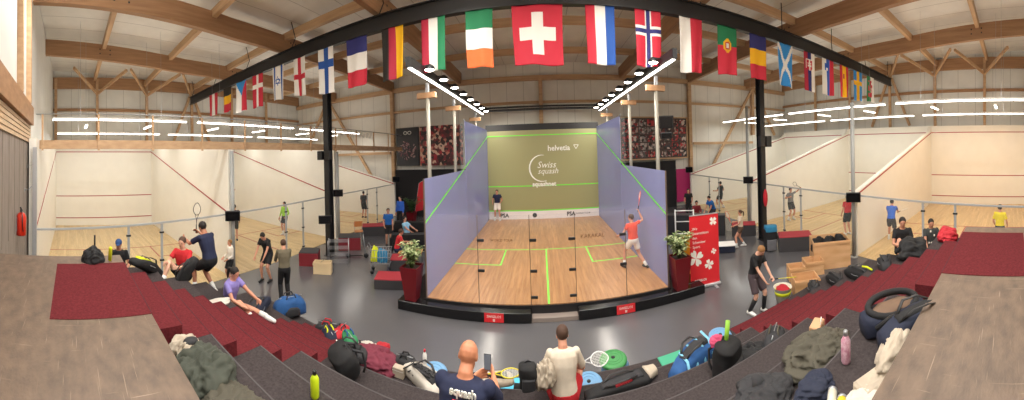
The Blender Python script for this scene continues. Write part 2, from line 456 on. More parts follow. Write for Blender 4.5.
for x0, x1 in ((LA0, LA1), (RA0, RA1)):
    st = stepped(x0, x1, sy, sz, M_red, .83, 'stair_aisle')
    b = MB()
    for y, z in zip(sy+[.83], sz+[2.403]): b.box((x0+.01, y-.004, z-.03), (x1-.01, y+.004, z+.002), M_edge)
    b.build('stair_nosing_shade', trib)
b = MB(); b.box((-5.2, YN+.02, 2.3), (5.45, .83-.002, 2.396), M_ply)
b.box((-5.15, YN+.1, 0), (5.4, .8, 2.3), M_carpet)
b.build('platform', trib)
for x0, x1 in ((LA0, LA1), (RA0, RA1)):
    b = MB(); b.box((x0, -.22, 2.396), (x1, .83, 2.403), M_red); b.build('carpet_inset', trib)
for x0, x1 in ((LA0, LA1), (RA0, RA1)): pass
# thin lighter welt along the seat edges
b = MB()
M_welt = mat('seat_edge_welt', '4b4647', .9)
for y, z in zip(ROWY[:6], ROWZ[:6]):
    for x0, x1 in ((LA1, RA0),):
        b.box((x0+.01, y-.012, z), (x1-.01, y+.004, z+.003), M_welt)
b.build('edge_welt', trib)

# ---------------------------------------------------------------- lamps
lampg = 'linear ceiling lamps high in the hall'
def hall_lamp(x, y):
    z = beamz(y)-.35
    t = empty('ceiling_lamp', (x, y, z), 0, 'long linear lamp hung between the roof beams above the tribune', 'lamp', lampg)
    b = MB(); b.box((-.12, -1.5, 0), (.12, 1.5, .07), M_white); b.tube([(0, -1, .07), (0, -1, .9)], .008, M_steel); b.tube([(0, 1, .07), (0, 1, .9)], .008, M_steel)
    b.build('housing', t)
    b = MB(); b.box((-.1, -1.45, -.02), (.1, 1.45, 0), M_tube); b.build('diffuser', t)
    area('lamp_light', (0, 0, -.05), (.3, 2.9), LP*(.62 if y < 0 else 1), (1, .97, .92), parent=t)
    area('ceiling_fill', (0, 0, .1), (.3, 2.9), 70, (1, .97, .92), rot=(PI, 0, 0), parent=t)  # upward fill added to brighten the roof sheets
LP = 185
for x in (-7.2, -2.4, 2.4, 7.2):
    for y in (-1.2, 1.6): hall_lamp(x, y)
for x in (-2.4, 2.4): hall_lamp(x, 5.6)
courtlabels = ['the near', 'the middle', 'the far']
for s, side in ((-1, 'left'), (1, 'right')):
    for k in range(3):
        y0, y1 = DIV[k]+.3, DIV[k+1]-.3
        for q, (x, z) in enumerate(((12.9, 5.62), (17.2, 5.45))):
            t = empty('court_light', (s*x, (y0+y1)/2, z), 0, 'long white tube light over %s %s side court, %s row' % (courtlabels[k], side, ('inner', 'outer')[q]), 'light', 'tube lights over the side courts')
            h = (y1-y0)/2
            b = MB(); b.box((-.09, -h, .04), (.09, h, .12), M_white); b.build('housing', t)
            b = MB(); b.box((-.08, -h, 0), (.08, h, .04), M_tube); b.build('tube', t)
            for yy in (-h*.6, h*.6):
                b = MB(); b.tube([(0, yy, .12), (0, yy, roofz((y0+y1)/2+yy)-z-.02)], .006, M_steel, 6)
                b.build('suspension_wire', t)
            lc = (1, .96, .88) if s < 0 else ((1, .62, .32), (.97, 1, .92), (.95, 1, .95))[k]
            area('court_lamp', (0, 0, -.03), (.25, 2*h), 80 if (s > 0 and k == 0) else 62, lc, parent=t)
            area('court_ceiling_fill', (0, 0, .14), (.25, 2*h), 34, (1, .97, .93), rot=(PI, 0, 0), parent=t)  # fill added above the tube to lift ceiling and outer walls
        for q in range(2):
            x = 14.3; y = y0+1.5+q*3
            t = empty('short_light', (s*x, y, 5.5), 0, 'short suspended batten light over %s %s side court' % (courtlabels[k], side), 'light', 'short battens over %s %s side court' % (courtlabels[k], side))
            b = MB(); b.box((-.6, -.06, .03), (.6, .06, .09), M_white); b.tube([(0, 0, .09), (0, 0, roofz(y)-5.52)], .006, M_steel, 6); b.build('housing', t)
            b = MB(); b.box((-.58, -.05, 0), (.58, .05, .03), M_tube); b.build('tube', t)

w = bpy.data.worlds.new('world'); SC.world = w; w.use_nodes = True
w.node_tree.nodes['Background'].inputs[0].default_value = (.8, .9, 1, 1); w.node_tree.nodes['Background'].inputs[1].default_value = .6
SC.view_settings.view_transform = 'Standard'; SC.view_settings.look = 'None'; SC.view_settings.gamma = 1; SC.view_settings.exposure = 0
SC.view_settings.use_curve_mapping = False
SC.cycles.use_denoising = True
SC.cycles.max_bounces = 8; SC.cycles.diffuse_bounces = 4; SC.cycles.transparent_max_bounces = 24
SC.cycles.sample_clamp_indirect = 8
# ================================================================ glass fronts of the side courts
M_rail = mat('rail_grey', 'b4b7b8', .45, metal=.2)
M_sglass = glassy('partition_glass', 'd4dedd', .05, .03)
orient = {-1: 'left', 1: 'right'}
for s in (-1, 1):
    for k in range(3):
        y0, y1 = DIV[k]+.12, DIV[k+1]-.12
        x0, x1 = FEN[k], FEN[k+1]
        def P(y, z, off=0):
            t = (y-DIV[k])/(DIV[k+1]-DIV[k]); return Vector((s*(x0+(x1-x0)*t-.05+off), y, z))
        gl = empty('glass_partition', P(y0, 0), 0, 'clear glass back wall with grey top rail of %s %s side court' % (courtlabels[k], orient[s]), 'glass wall')
        O = P(y0, 0)
        ya, yb = ((1.68, 2.75), (8.25, 9.35), (15.0, 16.1))[k]
        for a, c in ((y0, ya-.02), (ya+.02, yb-.02), (yb+.02, y1)):
            b = MB(); b.bar(P(a, 1.06)-O, P(c, 1.06)-O, .012, 2.1, M_sglass); b.build('glass_panel', gl)
        for yy in (ya, yb):
            b = MB(); b.bar(P(yy, 0)-O, P(yy, 2.12)-O, .07, .04, M_rail, up=(1, 0, 0)); po = b.build('post', gl)
            for zz in (.25, 1.05, 1.85):
                b = MB(); q = P(yy, zz)-O; b.box((q.x-.03, q.y-.07, q.z-.025), (q.x+.03, q.y+.07, q.z+.025), M_black, bev=.008); b.build('hinge', po)
        b = MB(); b.bar(P(y0, 2.13)-O, P(y1, 2.13)-O, .06, .05, M_rail); b.build('top_rail', gl)

# poles at the ends of the dividing walls with monitors on them
def monitor(loc, rz, w, h, label, tilt=.12, thick=.07):
    t = empty('monitor', loc, rz, label, 'monitor')
    M = T(0, 0, 0, rx=tilt)
    b = MB(); b.box((-w/2, -thick/2, -h/2), (w/2, thick/2, h/2), M_black, M, bev=.015); b.build('casing', t)
    b = MB(); b.box((-w/2+.03, -thick/2-.004, -h/2+.03), (w/2-.03, -thick/2, h/2-.03), M_blackg, M); b.build('screen', t)
    b = MB(); b.tube([(0, thick/2, 0), (0, thick/2+.12, 0)], .02, M_black); b.box((-.06, thick/2+.1, -.06), (.06, thick/2+.12, .06), M_black); b.build('bracket', t)
    return t
def pole(x, y, z0, z1, r, label, mt, base=True):
    t = empty('support_pole', (x, y, 0), 0, label, 'pole')
    b = MB(); b.tube([(0, 0, z0), (0, 0, z1)], r, mt, 12); b.build('shaft', t)
    b = MB(); b.lathe([(r*1.9, 0), (r*1.9, .02), (r*1.1, .04)], mt, 12); b.build('base_plate', t)
    return t
for s in (-1, 1):
    for k in (1, 2):
        x = s*(FEN[k]-.16); y = DIV[k]-.05
        top = 4.25 if s < 0 else (5.3, 5.85)[k-1]
        pole(x, y, .02, top, .075, 'pale steel pole between %s side courts on the %s' % (('near and middle', 'middle and far')[k-1], orient[s]), mat('pole_grey', 'a2a4a2', .4))
        d = Vector((CX-x, -y)).normalized()
        a = math.atan2(d.x, -d.y)
        px = Vector((x+d.x*.22, y+d.y*.22))
        monitor((px.x, px.y, (2.1, 2.25)[k-1]), a, (.52, .52)[k-1], .34, 'black monitor on the pole between the %s courts, %s side' % (('near and middle', 'middle and far')[k-1], orient[s]))
    x = s*10.0; y = 18.3; d = Vector((CX-x, -y)).normalized()
    monitor((s*9.85, 18.45, 2.45), math.atan2(d.x, -d.y), .5, .38, 'small black monitor at the far end of the %s glass walls' % orient[s])

# timber beam above the left courts with sticks, wire and gathered net
t = empty('timber_rail', (-9.45, 0, 4.3), 0, 'long horizontal timber beam above the glass of the left courts', 'beam')
b = MB(); b.box((-.06, YN+.02, 0), (.06, 18.6, .26), M_glulamX); b.build('beam', t)
for k in range(11):
    b = MB(); y = -.9+k*1.75; b.box((.065, y-.03, -.05), (.11, y+.03, 1.02), M_glulamX); b.build('stick', t)
b = MB(); b.tube([(.09, -1.1, 1.03), (.09, 18.5, 1.03)], .018, M_steel, 6); b.build('wire', t)
t2 = empty('gathered_net', (-9.36, 5.3, 5.31), 0, 'white gathered safety net hanging in zigzag folds above the left timber beam', 'net')
b = MB(); pts = []
for k in range(60): pts.append((0, k*.16, -.03-(.32 if k % 2 else 0)))
b.tube(pts, .014, mat('net_white', 'd8dada', .7), 5); b.build('net', t2)
t = empty('support_pole', (-8.42, -1.02, 0), 0, 'pale steel pole at near end of left glass walls by the boarded wall', 'pole')
b = MB(); b.box((-.06, -.06, .02), (.06, .06, 4.3), M_alu); b.build('shaft', t)
b = MB(); b.box((-.12, -.12, 0), (.12, .12, .02), M_alu); b.build('base_plate', t)

# ================================================================ columns and black truss beam with flags
YB, HB = 8.4, 7.8
for s, cx_, side in ((-1, -8.5, 'left'), (1, 8.75, 'right')):
    t = empty('steel_column', (cx_, 9.75, 0), 0, 'tall black steel column in front of the %s courts' % side, 'column')
    b = MB()
    for q in (-1, 1): b.box((-.13, q*.13-.012, .02), (.13, q*.13+.012, 8.36), M_black)
    b.box((-.012, -.12, .02), (.012, .12, 8.36), M_black)
    b.build('shaft', t)
    b = MB(); b.box((-.2, -.2, 0), (.2, .2, .02), M_black); b.build('base_plate', t)
    if s < 0:
        for z, w in ((4.05, .5), ):
            b = MB(); b.box((-.34, -.35, z-.18), (-.08, -.16, z+.18), M_black, bev=.02); b.box((.08, -.35, z-.18), (.36, -.16, z+.18), M_black, bev=.02); b.build('loudspeaker', t)
        monitor((cx_+.05, 9.75-.34, 1.5), R(40), .56, .34, 'wide black monitor low on the left black column')
    else:
        b = MB(); b.box((-.32, -.35, 3.85), (-.04, -.16, 4.3), M_black, bev=.02); b.box((.04, -.35, 3.85), (.34, -.16, 4.3), M_black, bev=.02); b.build('loudspeaker', t)
        b = MB(); b.ell((-.02, -.24, 1.75), (.12, .08, .38), mat('red_cloth', 'c02030', .8), 10); b.build('hung_red_shirt', t)
        b = MB(); b.ell((.1, -.28, .2), (.2, .16, .19), mat('red_cloth', 'c02030', .8), 12, jit=.2); o = b.build('ball_bag', None, (cx_, 9.7, 0)); tag(o, 'red round bag at the foot of the right black column', 'bag')
bm_ = empty('flag_beam', (0, YB, HB), 0, 'long black steel beam hung across the hall carrying the national flags', 'beam')
b = MB()
L0, L1 = -19.9, 19.9
b.box((L0, -.1, 0), (L1, .1, .035), M_black); b.box((L0, -.1, .465), (L1, .1, .5), M_black); b.box((L0, -.02, .035), (L1, .02, .465), M_black)
b.build('girder', bm_)
for x in (-19.6, -16.2, -12.6, -9.2, -5.0, 5.0, 8.8, 12.4, 16.0, 19.4):
    b = MB(); b.tube([(x, -.02, .5), (x+.12, .1, .9), (x, 0, roofz(YB)-HB-.05)], .02, M_black, 6); b.build('hanger', bm_)

# --- flags: woven cloth as a fine grid whose cells take the colour of the design
FC = {k: mat('flag_'+k, v, .75) for k, v in dict(red='c3263a', white='e9e4dc', black='26231f', yellow='eeb211', blue='1d4f9e', navy='2c2d6e', green='1d7a4e', orange='ef6d35', skyb='2f8ad0', dred='a81f38', midb='2456b4', gold='e0a41a', wgreen='1f7a45').items()}
def starpt(u, v, cx, cy, r):
    a = math.atan2(v-cy, u-cx); d = math.hypot(u-cx, v-cy); return d < r*(.55+.45*abs(math.cos(2.5*a)))
def make_flag(name, px, w, h, fn, label, nx=None, nz=None, amp=.04, seed=0):
    nx = nx or max(12, int(w*26)); nz = nz or max(20, int(h*26))
    X = at(px, 60, y=YB).x
    b = MB(); grid = []
    top = 0
    for j in range(nz+1):
        v = j/nz
        for i in range(nx+1):
            u = i/nx
            k = .25+.75*v
            yy = amp*math.sin(u*9+seed*1.7+v*1.2)*k
            xx = (u-.5)*w*(1-.05*v)+.02*math.sin(v*3+seed)*v
            grid.append((xx, yy, top-v*h-(.03*math.sin(u*3+seed)*v)))
    for off in (0, .008):
        vs = [(x, y+off, z) for x, y, z in grid]
        bv = [b.bm.verts.new(v) for v in vs]
        for j in range(nz):
            for i in range(nx):
                a = j*(nx+1)+i
                f = (a, a+1, a+nx+2, a+nx+1)
                q = b.bm.faces.new([bv[t] for t in (f if off else f[::-1])]); q.smooth = True
                q.material_index = b.mi(FC[fn((i+.5)/nx, (j+.5)/nz)])
        if off == 0: base = bv
        else:
            ring = [i for i in range(nx+1)]+[j*(nx+1)+nx for j in range(1, nz+1)]+[nz*(nx+1)+i for i in range(nx-1, -1, -1)]+[j*(nx+1) for j in range(nz-1, 0, -1)]
            for n_ in range(len(ring)):
                a, c = ring[n_], ring[(n_+1) % len(ring)]
                b.bm.faces.new([base[a], base[c], bv[c], bv[a]]).material_index = 0
    o = b.build('flag', None, (X, YB-.05, HB)); tag(o, label, 'flag', 'national flags along the black beam')
    return o
def vert(*cs):
    return lambda u, v: cs[min(len(cs)-1, int(u*len(cs)))]
def horz(*cs):
    return lambda u, v: cs[min(len(cs)-1, int(v*len(cs)))]
def cross(bg, fg, cu, cv, t, fg2=None, t2=0):
    def f(u, v, w=[1]):
        a = abs(u-cu)*f.w; c = abs(v-cv)*f.h
        if fg2 and (a < t2 or c < t2): return fg2
        if a < t or c < t: return fg
        return bg
    return f
def withwh(f, w, h): f.w, f.h = w, h; return f
def czech(u, v):
    if v < .5*1 and abs(u-.5) < .5*(1-v/.5): return 'skyb'
    return 'white' if u < .5 else 'red'
def israel(u, v):
    if .1 < u < .24 or .76 < u < .9: return 'blue'
    x, y = (u-.5)*.62, (v-.45)*1.1
    def tri(s):
        d = max(s*y, -.5*s*y+.866*x, -.5*s*y-.866*x); return .045 < d < .075
    return 'blue' if tri(1) or tri(-1) else 'white'
def swiss(u, v):
    x, y = (u-.5)*1.32, (v-.47)*1.55
    return 'white' if (abs(x) < .15 and abs(y) < .55) or (abs(y) < .17 and abs(x) < .48) else 'red'
def portugal(u, v):
    x, y = (u-.5)*.8, (v-.4)*1.35
    d = math.hypot(x, y)
    if d < .07: return 'white'
    if d < .14: return 'red' if abs(x) < .09 and abs(y) < .1 else 'gold'
    if d < .19: return 'yellow'
    return 'green' if v < .4 else 'red'
def scot(u, v): return 'white' if abs(u-v) < .09 or abs(u-(1-v)) < .09 else 'skyb'
def slovakia(u, v):
    x, y = (u-.5)*.7, (v-.32)*1.3
    if abs(x) < .2 and -.2 < y < .2-abs(x)*.4:
        if abs(x) > .16 or y < -.17: return 'white'
        return 'white' if abs(x) < .03 or (abs(y+.05) < .03 and abs(x) < .1) or (abs(y-.03) < .03 and abs(x) < .12) else 'red'
    return 'dred' if u < .34 else ('navy' if u < .67 else 'white')
def slovenia(u, v):
    x, y = (u-.36)*.7, (v-.22)*1.3
    if abs(x) < .1 and abs(y) < .13: return 'white' if y > .03 and abs(x) < .06 else 'midb'
    return 'white' if u < .34 else ('midb' if u < .67 else 'red')
def spain(u, v):
    if abs(u-.5) < .12 and abs(v-.32) < .07: return 'dred'
    return 'yellow' if .25 < u < .75 else 'red'
def wales(u, v):
    x, y = (u-.5), (v-.5)
    d = mnoise.noise(Vector((u*5, v*6, 3)))
    if abs(x) < .3 and abs(y) < .34 and d > -.08: return 'red'
    return 'wgreen' if u < .45 else 'white'
def norway(u, v):
    a = abs(u-.5)*1.02; c = abs(v-.36)*1.5
    if a < .055 or c < .055: return 'navy'
    if a < .12 or c < .12: return 'white'
    return 'red'
def eng(u, v): return 'red' if abs(u-.5) < .1 or abs(v-.5) < .06 else 'white'
def dk(u, v): return 'white' if abs(u-.5) < .1 or abs(v-.36) < .06 else 'red'
def fin(u, v): return 'blue' if abs(u-.52) < .14 or abs(v-.36) < .09 else 'white'
def swe(u, v): return 'yellow' if abs(u-.5) < .13 or abs(v-.4) < .08 else 'skyb'
# centre pixel, pixel width, pixel height at its column, design, label
FL = [(213.5, 8, 21, vert('red', 'white', 'red'), 'flag of red white red upright stripes, leftmost of the row'),
      (227.5, 8, 24, horz('black', 'yellow', 'red'), 'flag of black yellow and red bands near the left end'),
      (241.5, 10, 30, czech, 'flag with blue triangle over white and red halves'),
      (258, 10, 33, dk, 'red flag with thin off-centre white cross'),
      (278.5, 11, 34, israel, 'white flag with two blue stripes and blue six pointed star'),
      (300, 12, 38, eng, 'white flag with centred red cross'),
      (326.5, 15, 45, fin, 'white flag with blue cross in front of left black column'),
      (357.5, 20, 48, horz('navy', 'white', 'red'), 'flag of dark blue, white and red bands stacked downwards'),
      (393.5, 22, 52, vert('black', 'dred', 'yellow'), 'flag of upright black, red and yellow stripes'),
      (434.5, 24, 54, vert('dred', 'white', 'green'), 'flag of upright red, white and dark green stripes'),
      (480.5, 27, 58, horz('green', 'white', 'orange'), 'flag of green, white and orange bands stacked downwards'),
      (538.5, 51, 60, swiss, 'large red flag with thick white cross, biggest of the row'),
      (601, 29, 58, vert('red', 'white', 'blue'), 'flag of upright red, white and blue stripes'),
      (648.5, 26, 55, norway, 'red flag with dark blue cross edged white'),
      (691, 23, 54, vert('white', 'red'), 'flag of upright white and red halves'),
      (727, 19, 48, portugal, 'green and red flag with round yellow crest'),
      (757.5, 16, 44, horz('navy', 'yellow', 'red'), 'flag of blue, yellow and red bands beside right black column'),
      (784.5, 15, 42, scot, 'blue flag with diagonal white cross'),
      (808.5, 11, 38, slovakia, 'flag of red, dark blue and white stripes with red shield'),
      (827, 11, 35, slovenia, 'flag of white, blue and red stripes with small blue crest'),
      (843, 8, 31, spain, 'flag of red and yellow upright stripes with small crest'),
      (857, 9, 29, swe, 'blue flag with yellow cross near the right end'),
      (869.5, 7, 25, wales, 'green and white flag with red dragon shape, rightmost')]
for n, (px, pw, ph, fn, lb) in enumerate(FL):
    th = (px-XC)/FX; r = YB/math.cos(th)
    h = ph*r/FY; w = pw/FX*r/math.cos(th)
    make_flag('flag', px, w, h, fn, lb, seed=n, amp=.03+.015*(n % 3), nx=44 if pw > 45 else None)

# ================================================================ glass show court
PZ = .3; Y0, Y1 = 7.5, 17.25
ct = empty('squash_court', (0, Y0, 0), 0, 'glass walled show court with boarded floor and olive front wall in the hall centre', 'squash court')
def CB(): return MB()
M_cf = wood('court_boards', 'a47142', 'c4915e', 2.4, (6, .5, 1), .35, .03, plank=(1.8, .11), plank_axis=1)
M_green = mat('green_court_line', '7bf04a', .5)
M_film = glassy('blue_film_glass', 'bcc2f2', .5, .12, (.86, .9, 1))
M_film2 = glassy('blue_film_glass_clear', 'a4aee6', .62, .12, (.86, .9, 1))
M_bglass = glassy('back_glass', 'cfd8d8', .05, .03)
M_front = glassy('olive_front_glass', 'a3a173', .93, .3)
M_logo = mat('logo_white', 'f2f2e8', .5)
M_bk = M_blackg
O = Vector((0, Y0, 0))
def cbox(b, x0, x1, y0, y1, z0, z1, m, **k): return b.box((x0, y0-Y0, z0), (x1, y1-Y0, z1), m, **k)
b = CB(); cbox(b, -3.24, 3.24, Y0-.03, Y1+.05, .0, PZ-.02, M_black); cbox(b, -3.2, 3.2, Y0, Y1, PZ-.02, PZ, M_cf); b.build('court_floor', ct)
b = CB()
z0, z1 = PZ, PZ+.004
ys = Y1-5.49
cbox(b, -3.2, 3.2, ys-.025, ys+.025, z0, z1, M_green); cbox(b, -.025, .025, Y0, ys-.025, z0, z1, M_green)
for s in (-1, 1):
    cbox(b, s*3.2, s*1.6, ys-1.65, ys-1.6, z0, z1, M_green); cbox(b, s*1.6, s*1.55, ys-1.65, ys-.025, z0, z1, M_green)
b.build('floor_lines', ct)
# plinth
b = CB(); cbox(b, -3.95, -.44, 7.2, Y0-.03, 0, .24, M_bk, bev=.01); b.build('plinth', ct)
b = CB(); cbox(b, .72, 4.2, 7.2, Y0-.03, 0, .24, M_bk, bev=.01); b.build('plinth', ct)
b = CB(); cbox(b, -3.95, -3.25, Y0-.02, Y1+.5, 0, .24, M_bk, bev=.01); b.build('plinth', ct)
b = CB(); cbox(b, 3.25, 4.2, Y0-.02, Y1+.5, 0, .24, M_bk, bev=.01); b.build('plinth', ct)
b = CB(); cbox(b, -.43, .71, 7.25, Y0-.03, 0, .1, mat('entry_step', '8c8078', .5), bev=.005); b.build('entry_step', ct)
# back glass wall with door
for x0, x1, nm in ((-3.2, -1.78, 'back_glass'), (-1.76, -.45, 'back_glass'), (-.43, .69, 'glass_door'), (.71, 2.01, 'back_glass'), (2.03, 3.2, 'back_glass')):
    b = CB(); cbox(b, x0, x1, Y0-.012, Y0, .12 if nm == 'glass_door' else .25, PZ+2.13, M_bglass); b.build(nm, ct)
M_edge2 = mat('glass_edge', '6b5c50', .3)
for x in (-1.77, -.44, .7, 2.02):
    b = CB(); cbox(b, x-.008, x+.008, Y0-.014, Y0+.002, .25, PZ+2.13, M_edge2); b.build('glass_joint', ct)
    for z in (1.83, 1.1, .48):
        if (x == -1.77 or x == 2.02) and z < 1: continue
        b = CB(); cbox(b, x-.01 if x < 0 else x-.17, x+.17 if x < 0 else x+.01, Y0-.05, Y0-.015, z-.035, z+.035, M_black, bev=.01); b.build('hinge', ct)
# side walls : low rear section, tall front section, fins
for s in (-1, 1):
    b = CB(); cbox(b, s*3.2, s*3.214, Y0, 12.05, .1, 3.32, M_film); b.build('side_glass', ct)
    b = CB(); cbox(b, s*3.2, s*3.214, 12.07, Y1, .1, 5.25, M_film); b.build('side_glass', ct)
    b = CB(); b.bar(Vector((s*3.19, Y1-Y0, PZ+4.57)), Vector((s*3.19, 0, PZ+1.9)), .006, .05, M_green); b.build('side_line', ct)
    for y in (9.1, 10.6, 12.06, 13.8, 15.5):
        z = 3.3 if y < 12 else 5.2
        b = CB(); cbox(b, s*3.216, s*3.42, y-.006, y+.006, .24, z, M_bglass); b.build('glass_fin', ct)
    b = CB(); cbox(b, s*3.2, s*3.22, 11.9, 12.2, 5.25, 5.3, M_steel); b.build('clamp', ct)
    b = CB(); cbox(b, s*3.19, s*3.23, Y0-.02, Y0, .24, 3.32, M_edge2); b.build('glass_edge', ct)
# front wall
b = CB(); cbox(b, -3.2, 3.2, Y1, Y1+.02, PZ, 5.15, M_front); b.build('front_wall', ct)
b = CB(); cbox(b, -3.2, 3.2, Y1-.012, Y1, PZ, PZ+.43, mat('tin_white', 'e9e3e0', .5)); b.build('tin', ct)
b = CB()
for z, t in ((PZ+4.57, .05), (PZ+1.8, .05), (PZ+.46, .05)): cbox(b, -3.2, 3.2, Y1-.014, Y1, z-t/2, z+t/2, M_green)
b.build('front_lines', ct)
b = CB(); cbox(b, -3.3, 3.3, Y1+.03, Y1+.12, 5.15, 5.5, M_black); b.build('top_frame', ct)
for x in (-2.1, -1.05, 0, 1.05, 2.1):
    b = CB(); cbox(b, x-.006, x+.006, Y1+.02, Y1+.03, PZ, 5.15, mat('glass_joint_olive', '8e8c66', .4)); b.build('front_joint', ct)
# logos on the front wall
rot = (R(90), 0, 0)
text_mesh('lettering', 'helvetia', .42, M_logo, ct, (.95, Y1-.02-Y0, 4.12), rot, bold=.008)
b = CB()
for k in range(3): b.bar(Vector((1.95+.16*math.cos(k*2.1+.5), Y1-.02-Y0, 4.2+.14*math.sin(k*2.1+.5))), Vector((1.95+.16*math.cos(k*2.1+2.6), Y1-.02-Y0, 4.2+.14*math.sin(k*2.1+2.6))), .01, .035, M_logo)
b.build('triangle_emblem', ct)
text_mesh('lettering', 'Swiss', .5, M_logo, ct, (.2, Y1-.02-Y0, 3.22), rot, shear=.3)
text_mesh('lettering', 'squash', .44, M_logo, ct, (.28, Y1-.02-Y0, 2.88), rot, shear=.3)
b = CB(); pts = [Vector((-.05+.72*math.cos(a), Y1-.02-Y0, 3.05+.72*math.sin(a))) for a in [R(80+k*14) for k in range(16)]]
b.tube(pts, [.01+.035*math.sin(PI*i/15) for i in range(16)], M_logo, 6, flat=.3, up=(0, 1, 0)); b.build('ring_emblem', ct)
text_mesh('lettering', 'squashnet', .34, M_logo, ct, (.05, Y1-.02-Y0, 2.18), rot, bold=.012)
text_mesh('lettering', 'PSA', .3, M_black, ct, (1.55, Y1-.02-Y0, .5), rot, bold=.01)
text_mesh('lettering', 'WORLD TOUR', .13, M_black, ct, (2.25, Y1-.02-Y0, .5), rot)
text_mesh('lettering', 'PSA', .3, M_black, ct, (-2.3, Y1-.02-Y0, .5), rot, bold=.01)
b = CB(); b.lathe([(.13, -.002), (.13, .002)], M_black, 14, T(-.55, Y1-.018-Y0, .5, rx=R(90))); b.build('round_emblem', ct)
# decals on floor / back wall
text_mesh('lettering', 'WORLD TOUR', .085, mat('decal_brown', '6d5038', .6), ct, (-1.15, Y0-.02-Y0, 1.83), rot, extrude=.001)
text_mesh('lettering', 'KARAKAL', .14, mat('decal_brown', '6d5038', .6), ct, (1.15, -.02, 1.86), rot, extrude=.001)
M_signred = mat('sign_red', 'd8272f', .5)
for x in (-1.35, 1.9):
    b = CB(); b.box((x-.24, 7.19-Y0, .02), (x+.24, 7.196-Y0, .23), M_signred); sg = b.build('red_sticker', ct)
    text_mesh('lettering', 'SWISSLOS', .08, M_logo, sg, (x, 7.188-Y0, .15), rot, extrude=.001)
    b = CB()
    for k in range(4): b.ell((x+.02*math.cos(k*PI/2+PI/4), 7.188-Y0, .07+.02*math.sin(k*PI/2+PI/4)), (.014, .002, .014), M_logo, 8)
    b.build('clover_emblem', sg)

# ================================================================ light bars over the court
for s, side in ((-1, 'left'), (1, 'right')):
    t = empty('light_bar', (s*3.5, 7.3, 6.2), 0, 'black ceiling bar with round floodlights over %s side of the glass court' % side, 'light bar')
    b = MB(); b.box((-.07, 0, 0), (.07, 10.5, .26), M_black); b.build('rail', t)
    b = MB(); b.box((-.05, .1, -.02), (.05, 10.4, 0), M_tube); b.build('led_strip', t)  # bright underside of the bar given its own glow, as an LED strip
    for k in range(8):
        y = .8+k*1.28
        b = MB(); b.lathe([(.05, .12), (.14, .05), (.16, -.02), (.15, -.03)], M_black, 14, T(-s*.32, y, .1)); b.bar((-s*.3, y, .2), (0, y, .2), .03, .03, M_black); fl = b.build('floodlight', t)
        b = MB(); b.lathe([(.01, -.075), (.08, -.06), (.14, -.03), (.14, -.02)], M_flood, 14, T(-s*.32, y, .1)); b.build('lens', fl)
    area('flood_light', (-s*.32, 5.2, -.12), (.3, 9.5), 260, (1, .93, .82), rot=(0, -s*R(12)*-1, 0), parent=t)
    for i, y in enumerate((9.25, 12.3, 16.6)):
        t = empty('light_stand', (s*3.72, y, .24), 0, '%s grey post with wooden head block carrying the %s light bar' % (('near', 'middle', 'far')[i], side), 'post')
        b = MB(); b.tube([(0, 0, 0), (0, 0, 5.48)], .065, mat('stand_grey', '8c877c', .45), 10); b.build('shaft', t)
        b = MB(); b.box((-.36, -.07, 5.48), (.3, .07, 5.66), M_glulam); b.box((-.05, -.04, 5.66), (.05, .04, 5.95), M_steel); b.build('head_block', t)
        if s > 0 and i == 0: pass
b = MB(); b.box((-3.4, 17.55, 6.28), (3.4, 17.67, 6.4), M_black); b.box((-3.4, 17.95, 6.5), (3.4, 18.05, 6.6), M_black)
b.box((-3.4, 17.55, 6.3), (-3.3, 18.05, 6.6), M_black); b.box((3.3, 17.55, 6.3), (3.4, 18.05, 6.6), M_black)
o = b.build('cross_bar', None); tag(o, 'black double cross bar behind the top of the olive front wall', 'bar')
monitor((3.95, 9.0, 4.72), R(-23), .48, .4, 'black monitor high on near right light post'); monitor((3.95, 9.0, 4.3), R(-23), .38, .2, 'small black box display under high right monitor')

# ================================================================ far wall posters and dark openings
def photo_mat(name, cols, scale, seed, cell='VORONOI'):
    m = bpy.data.materials.new(name); m.use_nodes = True; nt = m.node_tree; bs = nt.nodes['Principled BSDF']; bs.inputs['Roughness'].default_value = .5
    tc = nt.nodes.new('ShaderNodeTexCoord'); mp = nt.nodes.new('ShaderNodeMapping'); mp.inputs['Location'].default_value = (seed, seed*2.1, seed*.3)
    v = nt.nodes.new('ShaderNodeTexVoronoi'); v.inputs['Scale'].default_value = scale
    nt.links.new(tc.outputs['Object'], mp.inputs[0]); nt.links.new(mp.outputs[0], v.inputs['Vector'])
    sp = nt.nodes.new('ShaderNodeSeparateColor'); nt.links.new(v.outputs['Color'], sp.inputs[0])
    r = nt.nodes.new('ShaderNodeValToRGB'); r.color_ramp.interpolation = 'CONSTANT'
    while len(r.color_ramp.elements) < len(cols): r.color_ramp.elements.new(.5)
    for i, c in enumerate(cols):
        r.color_ramp.elements[i].position = i/len(cols); r.color_ramp.elements[i].color = srgb(c)
    nt.links.new(sp.outputs[0], r.inputs[0]); nt.links.new(r.outputs[0], bs.inputs['Base Color'])
    return m
M_crowd = photo_mat('crowd_print', ['3a2226', '7d3038', 'c87f6e', '2a2224', 'a82c3c', 'd9b8a4', '5b2a30', '3c2c2c', '8e4a48'], 5.5, 3)
M_dkposter = mat('dark_print', '2c2d33', .5)
t = empty('dark_poster', (-9.15, YF-.36, 3.3), 0, 'dark poster with pale burst and oval emblem on far left wall', 'poster')
b = MB(); b.box((-.88, 0, 0), (.88, .04, 2.55), M_dkposter); b.build('board', t)
b = MB(); q = random.Random(3)
